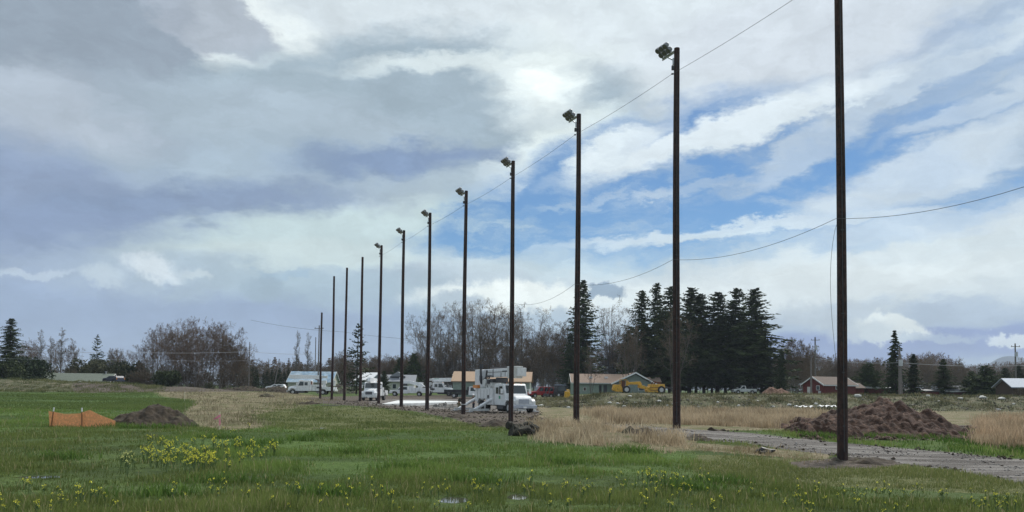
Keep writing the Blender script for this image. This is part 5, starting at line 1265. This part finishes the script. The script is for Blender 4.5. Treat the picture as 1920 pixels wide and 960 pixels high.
stake(346, 752, 1.0, 'tall pale stake at the edge of the dry field')

_m = M_orange; _T = NT(_m.node_tree); _tr = _T.new('ShaderNodeBsdfTransparent'); _mx = _T.new('ShaderNodeMixShader')
_w = _T.math('MULTIPLY', _T.math('SINE', _T.math('MULTIPLY', _T.noise(_T.new('ShaderNodeTexCoord').outputs['Object'], 30, 2), 20)), .12)
_T.l.new(_T.math('ADD', _w, .85), _mx.inputs[0]); _T.l.new(_tr.outputs[0], _mx.inputs[1]); _T.l.new(_T.n['Principled BSDF'].outputs[0], _mx.inputs[2]); _T.l.new(_mx.outputs[0], _T.n['Material Output'].inputs[0])
# puddles
mpud = mat('puddle_water', (.05, .05, .045), .03, spec=1.0)
for cx_, cy_, rw, rh, zc in PUD:
    k = 48; mb = MB()
    vs = [(cx_+rw*1.25*math.cos(2*math.pi*i/k)*(1+.10*math.sin(i*.52+cx_)), cy_+rh*1.25*math.sin(2*math.pi*i/k)*(1+.10*math.cos(i*.39+cx_))) for i in range(k)]
    mb.add([(a, b_, zc-.03) for a, b_ in vs]+[(a, b_, zc-.3) for a, b_ in vs], [tuple(range(k)), tuple(range(k, 2*k))[::-1]]+[(i, (i+1) % k, k+(i+1) % k, k+i) for i in range(k)])
    tag(mb.build('water', mpud), kind='structure')

# ------------------------------------------------------------------ grass
def scatter(n, ymin, ymax, px0=-60, px1=1980, power=1.0):
    y = (rng.uniform(0, 1, n)*(ymax**power-ymin**power)+ymin**power)**(1/power); x = (rng.uniform(px0, px1, n)-960)/F*y; return x, y
def blades(name, label, x, y, hgt, wid, colr, lean=.5, cat='grass', clump=None, m=None):
    n = len(x); z = zg(x, y)-.01; a = rng.uniform(0, 2*math.pi, n); ux = np.cos(a)*wid/2; uy = np.sin(a)*wid/2
    b_ = rng.uniform(0, 2*math.pi, n); l = hgt*lean*rng.uniform(.1, 1, n); lx = np.cos(b_)*l; ly = np.sin(b_)*l
    P0_ = np.stack([x-ux, y-uy, z], 1); P1_ = np.stack([x+ux, y+uy, z], 1)
    P2_ = np.stack([x+ux*.7+lx*.35, y+uy*.7+ly*.35, z+hgt*.6], 1); P3_ = np.stack([x-ux*.7+lx*.35, y-uy*.7+ly*.35, z+hgt*.6], 1); P4_ = np.stack([x+lx, y+ly, z+hgt], 1)
    V = np.stack([P0_, P1_, P2_, P3_, P4_], 1).reshape(-1, 3); k = np.arange(n)*5
    Ft = np.concatenate([np.stack([k, k+1, k+2], 1), np.stack([k, k+2, k+3], 1), np.stack([k+3, k+2, k+4], 1)])
    cc = np.repeat(np.concatenate([colr, np.ones((n, 1))], 1), 5, 0)
    o = link(name, fast_mesh(name, V, Ft, m or M_blade, False, {'tint': cc})); tag(o, label, cat, kind='stuff'); return o
M_blade = foliage('grass_blades', (0, 0, 0), (0, 0, 0), attr='tint', trans=.35, rough=.8)
def mixc(a, b_, t): return np.array(a)*(1-t[:, None])+np.array(b_)*t[:, None]
def zn(x, y): px, py = proj(np.stack([x, y, zg(x, y)], 1)); return px, py, zones(px, py, y)
def notpud(x, y):
    k = np.ones(len(x), bool)
    for a, b_, rw, rh, zc in PUD: k &= (((x-a)/rw)**2+((y-b_)/rh)**2) > 1.25
    return k
N = 520000
x, y = scatter(N, 9.5, 62, power=.15)
px, py, (dz, mz, gz, bz, lz, oz) = zn(x, y)
patch = fbm(x, y, 2.2, 3, 30); big = fbm(x, y, 8, 3, 31)
keep = (gz < .35) & (mz < .5) & (dz < .1+.6*rng.random(N)) & notpud(x, y) & (rng.random(N) < np.clip(.75+patch*1.6, .15, 1)) & (py < 985)
x, y, lz, oz, patch, big, dz = [v[keep] for v in (x, y, lz, oz, patch, big, dz)]
r1 = rng.random(len(x)); t = np.clip(r1*.8+patch*.9+big*.5, 0, 1)
gc = mixc((.09, .12, .032), (.22, .265, .08), t); lc = mixc((.095, .15, .032), (.22, .32, .08), t); oc = mixc((.10, .125, .04), (.24, .245, .10), r1)
cl = gc*(1-lz[:, None]*.8)+lc*lz[:, None]*.8; ow = np.clip(oz*.7+dz, 0, .9)[:, None]; cl = cl*(1-ow)+oc*ow
sel = rng.random(len(x)) < .035; cl[sel] = mixc((.24, .21, .10), (.42, .37, .20), rng.random(sel.sum()))
tus = fbm(x, y, .55, 2, 35); hh = (.06+.13*rng.random(len(x))**1.5)*(1+patch*1.1+tus*1.3)*(1-.35*oz)*np.clip(1.1-lz*0+big*.5, .5, 1.6); hh[sel] *= 1.5
hh = hh*.68
for a, b_, rw, rh, zc in PUD: hh = hh*np.where((np.abs(x-a) < rw*1.4) & (y > b_-rh-1.1) & (y < b_+rh*1.3), .22, 1)
blades('grass', 'green meadow grass covering the foreground field', x, y, np.clip(hh, .02, .3), .007+y*.00045, cl)
# weeds clumps darker, taller
cxs = [hit(px_, py_) for px_, py_ in [(560, 826), (505, 832), (465, 838), (1190, 850), (1180, 846), (1590, 812), (1605, 808), (1295, 918), (420, 822), (600, 818), (430, 905), (620, 930), (750, 880), (900, 905), (1530, 820), (1555, 822), (1640, 820), (1690, 822), (1740, 822), (1790, 818), (1820, 812), (205, 801), (250, 803), (300, 803), (345, 800), (660, 850), (1050, 870), (1350, 905), (300, 930), (110, 860)]]
xx = []; yy = []
for c_ in cxs:
    n = 190; r_ = rng.normal(0, .3, n); q2 = rng.normal(0, .25, n); xx.append(c_.x+r_*1.4); yy.append(c_.y+q2)
xx = np.concatenate(xx); yy = np.concatenate(yy); t = rng.random(len(xx))
blades('weeds', 'darker leafy weed clumps standing out of the meadow', xx, yy, .12+.2*t, .03+0*t, mixc((.05, .10, .022), (.14, .22, .05), t), lean=.9, cat='weeds')
# tan grass
def tall(label, polys, ymin, ymax, n, h0, h1, px0, px1, wid=.02, c=((.16, .12, .07), (.42, .32, .20)), lean=.5, power=.6):
    x, y = scatter(n, ymin, ymax, px0, px1, power); px, py = proj(np.stack([x, y, zg(x, y)], 1)); k = np.zeros(len(x), bool)
    pj = px+rng.normal(0, 13, len(px)); pk = py+rng.normal(0, 2.6, len(py))
    for p_ in polys: k |= inpoly(pj, pk, p_)
    k &= rng.random(n) < np.clip(.5+fbm(x, y, 1.5, 3, 44)*2.6, .04, 1)
    x, y = x[k], y[k]; t = np.clip(rng.random(len(x))*.8+fbm(x, y, 3, 2, 47)*.9+.1, 0, 1); h_ = (h0+(h1-h0)*rng.random(len(x))**1.5)*(1+fbm(x, y, 1.7, 3, 50)*1.5)
    return blades('dry_grass', label, x, y, np.clip(h_, .1, 2), wid+y*.0004, mixc(c[0], c[1], t), lean)
tall('tall tan dry grass field between the gravel track and the bank', [[(1090, 772), (1500, 770), (1560, 780), (1560, 806), (1300, 806), (1160, 800)]], 40, 100, 110000, .25, .55, 1060, 1600, .02, ((.26, .20, .13), (.56, .45, .31)))
tall('clumpy tan grass tufts along the feet of the second and third poles', [[(1000, 800), (1090, 797), (1150, 803), (1290, 820), (1300, 842), (1250, 848), (1120, 836), (1010, 826)]], 24, 56, 60000, .15, .5, 970, 1340, .014, ((.27, .215, .14), (.66, .54, .38)), .8)
tall('short bleached grass along the near edge of the gravel track', [[(1300, 832), (1440, 842), (1570, 862), (1500, 866), (1380, 852), (1300, 845)]], 22, 45, 14000, .1, .25, 1280, 1600, .014, ((.2, .16, .09), (.42, .34, .22)), .8)
tall('tan dry grass clump at the right edge beyond the gravel track', [[(1835, 790), (1945, 782), (1945, 838), (1880, 842), (1835, 836)]], 26, 75, 40000, .3, .7, 1800, 1990, .016, ((.24, .18, .115), (.58, .44, .30)), .6)
tall('sparse dry grass over the bare field left of the parked trucks', [Z_DRY[0]], 35, 150, 22000, .12, .3, 320, 660, .015, ((.15, .13, .075), (.34, .30, .20)), .8)
tall('rough green and straw weeds covering the bank at right', [[(1000, 740), (1950, 740), (1950, 768), (1000, 766)]], 94, 118, 60000, .12, .4, 980, 1960, .03, ((.045, .055, .025), (.22, .20, .11)), .9)
tall('rough pale grass tufts on the left bank', [[(-40, 705), (300, 712), (300, 734), (-40, 736)]], 118, 150, 30000, .12, .4, -50, 330, .03, ((.06, .08, .03), (.2, .2, .09)), .9)
tall('olive grass on the rise left of the derrick truck', [Z_OLIV[0]], 38, 110, 40000, .08, .2, 430, 980, .014, ((.07, .10, .03), (.20, .23, .085)), .8)
tall('bright green verge grass between the gravel track and the mound', [[(1500, 812), (1830, 826), (1940, 840), (1940, 860), (1700, 838), (1500, 820)]], 26, 50, 30000, .1, .25, 1470, 1980, .012, ((.035, .08, .014), (.10, .19, .035)), .7)

x, y = scatter(110000, 60, 132, -60, 520, 1.0)
px, py, (dz, mz, gz, bz, lz, oz) = zn(x, y)
pf = fbm(x*.5, y, 7, 3, 61)
k = (mz < .4) & (py > 733) & (rng.random(len(x)) < .6+pf) & (dz < rng.random(len(x))*.8)
x, y = x[k], y[k]; t = np.clip(rng.random(len(x))*.7+pf[k]*.9+.15, 0, 1)
blades('grass', 'smooth green grass of the far left field', x, y, .08+.10*t, .05+0*t, mixc((.07, .105, .032), (.16, .21, .065), t), .8)
def clods(name, label, polys, ymin, ymax, px0, px1, n, s0, s1, ca, cb_, jx=8, jy=1.5, power=.6, edge_only=False):
    x, y = scatter(n, ymin, ymax, px0, px1, power); px, py = proj(np.stack([x, y, zg(x, y)], 1)); k = np.zeros(len(x), bool)
    pj = px+rng.normal(0, jx, len(px)); pk = py+rng.normal(0, jy, len(py))
    for p_ in polys: k |= inpoly(pj, pk, p_)
    if edge_only:
        q_ = np.zeros(len(x), bool)
        for p_ in polys: q_ |= (inpoly(px, py-3.2, p_) & inpoly(px, py+3.2, p_))
        k &= ~q_ | (rng.random(len(x)) < .06)
    k &= rng.random(n) < np.clip(.5+fbm(x, y, 1.2, 3, 71)*2.2, .05, 1)
    x, y = x[k], y[k]; n = len(x); z = zg(x, y); s = s0+(s1-s0)*rng.random(n)**3
    O = np.array([(1, 0, 0), (-1, 0, 0), (0, 1, 0), (0, -1, 0), (0, 0, .8), (0, 0, -.4)], float)
    V = (O[None]*rng.uniform(.6, 1.4, (n, 6, 1))+rng.normal(0, .12, (n, 6, 3)))*s[:, None, None]; a = rng.uniform(0, 6.28, n); ca_, sa_ = np.cos(a)[:, None], np.sin(a)[:, None]
    V = np.stack([V[..., 0]*ca_-V[..., 1]*sa_+x[:, None], V[..., 0]*sa_+V[..., 1]*ca_+y[:, None], V[..., 2]+z[:, None]+s[:, None]*.2], -1).reshape(-1, 3)
    T8 = np.array([(0, 2, 4), (2, 1, 4), (1, 3, 4), (3, 0, 4), (2, 0, 5), (1, 2, 5), (3, 1, 5), (0, 3, 5)]); Ft = (np.arange(n)[:, None, None]*6+T8[None]).reshape(-1, 3)
    cc = np.repeat(np.concatenate([mixc(ca, cb_, rng.random(n)), np.ones((n, 1))], 1), 6, 0)
    o = link(name, fast_mesh(name, V, Ft, M_clod, False, {'tint': cc})); tag(o, label, name, kind='stuff')
M_clod = foliage('clod_soil', (0, 0, 0), (0, 0, 0), attr='tint', rough=.95)
clods('clods', 'dark earth clods thrown up along both edges of the gravel track', [Z_GRAV[0]], 20, 60, 1100, 1990, 22000, .02, .09, (.04, .032, .024), (.09, .075, .06), edge_only=True)
clods('gravel', 'loose grey stones lying over the gravel track', [Z_GRAV[0]], 20, 60, 1100, 1990, 26000, .012, .05, (.10, .09, .085), (.42, .40, .38))
clods('clods', 'churned mud lumps around the work area by the derrick truck', [[(840, 765), (1010, 762), (1010, 800), (880, 800), (800, 775)], [(640, 750), (780, 762), (860, 775), (780, 774), (640, 762)]], 45, 110, 620, 1020, 9000, .03, .12, (.035, .028, .022), (.13, .11, .09))
clods('clods', 'broken clods at the foot of the big mound', [[(1490, 800), (1850, 800), (1830, 826), (1500, 826)]], 34, 52, 1470, 1860, 9000, .03, .16, (.04, .025, .02), (.13, .09, .07))
clods('rubble', 'small pale rubble and dark lumps on the bank in front of the houses', [[(1000, 742), (1950, 742), (1950, 770), (1000, 768)]], 93, 116, 980, 1960, 9000, .04, .2, (.03, .028, .022), (.20, .185, .16))

# ------------------------------------------------------------------ yellow flowering mustard
M_stem = mat('mustard_stem', (.06, .11, .03), .8); M_flow = mat('mustard_petals', (.92, .86, .10), .7, var=.15, vscale=8, spec=.2); M_flp = mat('pale_mustard_petals', (.62, .62, .22), .7, var=.1, spec=.2)
def mustard_mesh(seed, n=5, spread=.2, fl=9):
    r = random.Random(seed); S = []; Vf = []; Ff = []
    for k in range(n):
        a = r.uniform(0, 6.28); tip = Vector((math.cos(a)*spread*r.random(), math.sin(a)*spread*r.random(), r.uniform(.62, 1.0))); mid = tip*.5+Vector((0, 0, .08))
        S += [(Vector((0, 0, 0)), mid, .008, .006), (mid, tip, .006, .004)]
        for q_ in range(3):
            e_ = mid.lerp(tip, r.random())+Vector((r.gauss(0, .06), r.gauss(0, .06), .02)); S.append((mid.lerp(tip, r.random()*.6), e_, .018, .004))
        for q_ in range(fl):
            c = tip+Vector((r.gauss(0, .028), r.gauss(0, .028), r.uniform(-.07, .03))); o = len(Vf); s = r.uniform(.012, .022)
            v = [c+Vector((r.gauss(0, 1), r.gauss(0, 1), r.gauss(0, 1))).normalized()*s*1.5 for _ in range(4)]; Vf += v; Ff += [(o, o+1, o+2), (o, o+2, o+3), (o+1, o+2, o+3), (o, o+1, o+3)]
    V, Q = tubes_np(S, 3); return V, Q, np.array(Vf), np.array(Ff)
PR = []
for k in range(7):
    V, Q, Vf, Ff = mustard_mesh(600+k, 3 if k < 4 else 6, .13 if k < 4 else .26, 8 if k < 4 else 11)
    PR.append((fast_mesh('stem', V, Q, M_stem), fast_mesh('flowers', Vf, Ff, M_flow), fast_mesh('flowers_pale', Vf, Ff, M_flp)))
def mustard(px, py, h_, kind, label, group, pale=False):
    p = hit(px, py); rt = empty('mustard_plant', (p.x, p.y, p.z-.02), random.uniform(0, 6.28), label, 'flowering plant', group); rt.scale = (h_,)*3
    link('stem', PR[kind][0], rt); link('flowers', PR[kind][2 if pale else 1], rt)
rd = random.Random(5)
CL = [(290, 872, 22, 6, 8), (325, 866, 26, 8, 14), (370, 874, 28, 8, 16), (400, 880, 20, 6, 8), (375, 848, 30, 8, 10), (432, 845, 20, 7, 12), (450, 872, 24, 6, 8), (303, 840, 14, 6, 5), (490, 856, 14, 4, 5), (512, 856, 8, 4, 4), (440, 812, 16, 4, 4), (350, 862, 60, 16, 12)]
for cx_, cy_, sx_, sy_, n in CL:
    for k in range(n):
        mustard(cx_+rd.gauss(0, sx_*.8), cy_+rd.gauss(0, sy_*1.0)+2, rd.uniform(.26, .5), rd.choice((4, 5, 6)), 'yellow mustard plant in the dense flower patch in front of the soil pile', 'mustard plants in the dense patch')
SC = [(1205, 905, 45, 8, 20), (1270, 905, 25, 12, 8), (1085, 918, 22, 9, 8), (1010, 925, 22, 8, 6), (1300, 915, 30, 8, 8), (470, 920, 40, 14, 8), (50, 915, 30, 10, 7), (150, 950, 40, 10, 9), (850, 925, 40, 14, 8), (650, 935, 50, 14, 8), (1500, 940, 40, 12, 9), (1600, 925, 30, 10, 4), (1780, 930, 60, 14, 6), (1840, 952, 50, 8, 9)]
for cx_, cy_, sx_, sy_, n in SC:
    for k in range(n):
        mustard(cx_+rd.gauss(0, sx_*.8), min(966, cy_+rd.gauss(0, sy_*.8)+10), rd.uniform(.2, .46), rd.choice((0, 1, 2, 3)), 'slender yellow mustard plant scattered in the foreground grass', 'mustard plants scattered in the foreground')
for k in range(105):
    mustard(rd.uniform(-10, 1930), rd.uniform(925, 985), rd.uniform(.2, .45), rd.choice((0, 1, 2, 3)), 'slender yellow mustard plant scattered in the foreground grass', 'mustard plants scattered in the foreground')
for k in range(12): mustard(235+rd.gauss(0, 9), 885+rd.gauss(0, 8), rd.uniform(.35, .6), rd.choice((0, 1)), 'pale sparse mustard plant in the thin clump left of the dense patch', 'pale mustard plants left of the patch', True)

# ------------------------------------------------------------------ haze
HZ = True
if HZ:
    mb = MB(); mb.box((0, 0, 130), (9400, 9400, 272)); hzo = mb.build('haze', M_white); hzo.data.materials.clear()
    m = bpy.data.materials.new('haze'); m.use_nodes = True; T = NT(m.node_tree); T.n.clear()
    pv = T.new('ShaderNodeVolumePrincipled'); pv.inputs['Color'].default_value = (.74, .85, 1, 1); pv.inputs['Density'].default_value = .00015; pv.inputs['Anisotropy'].default_value = .1
    out = T.new('ShaderNodeOutputMaterial'); T.l.new(pv.outputs[0], out.inputs['Volume']); hzo.data.materials.append(m); tag(hzo, kind='stuff')
    m.volume_intersection_method = 'FAST' if hasattr(m, 'volume_intersection_method') else None
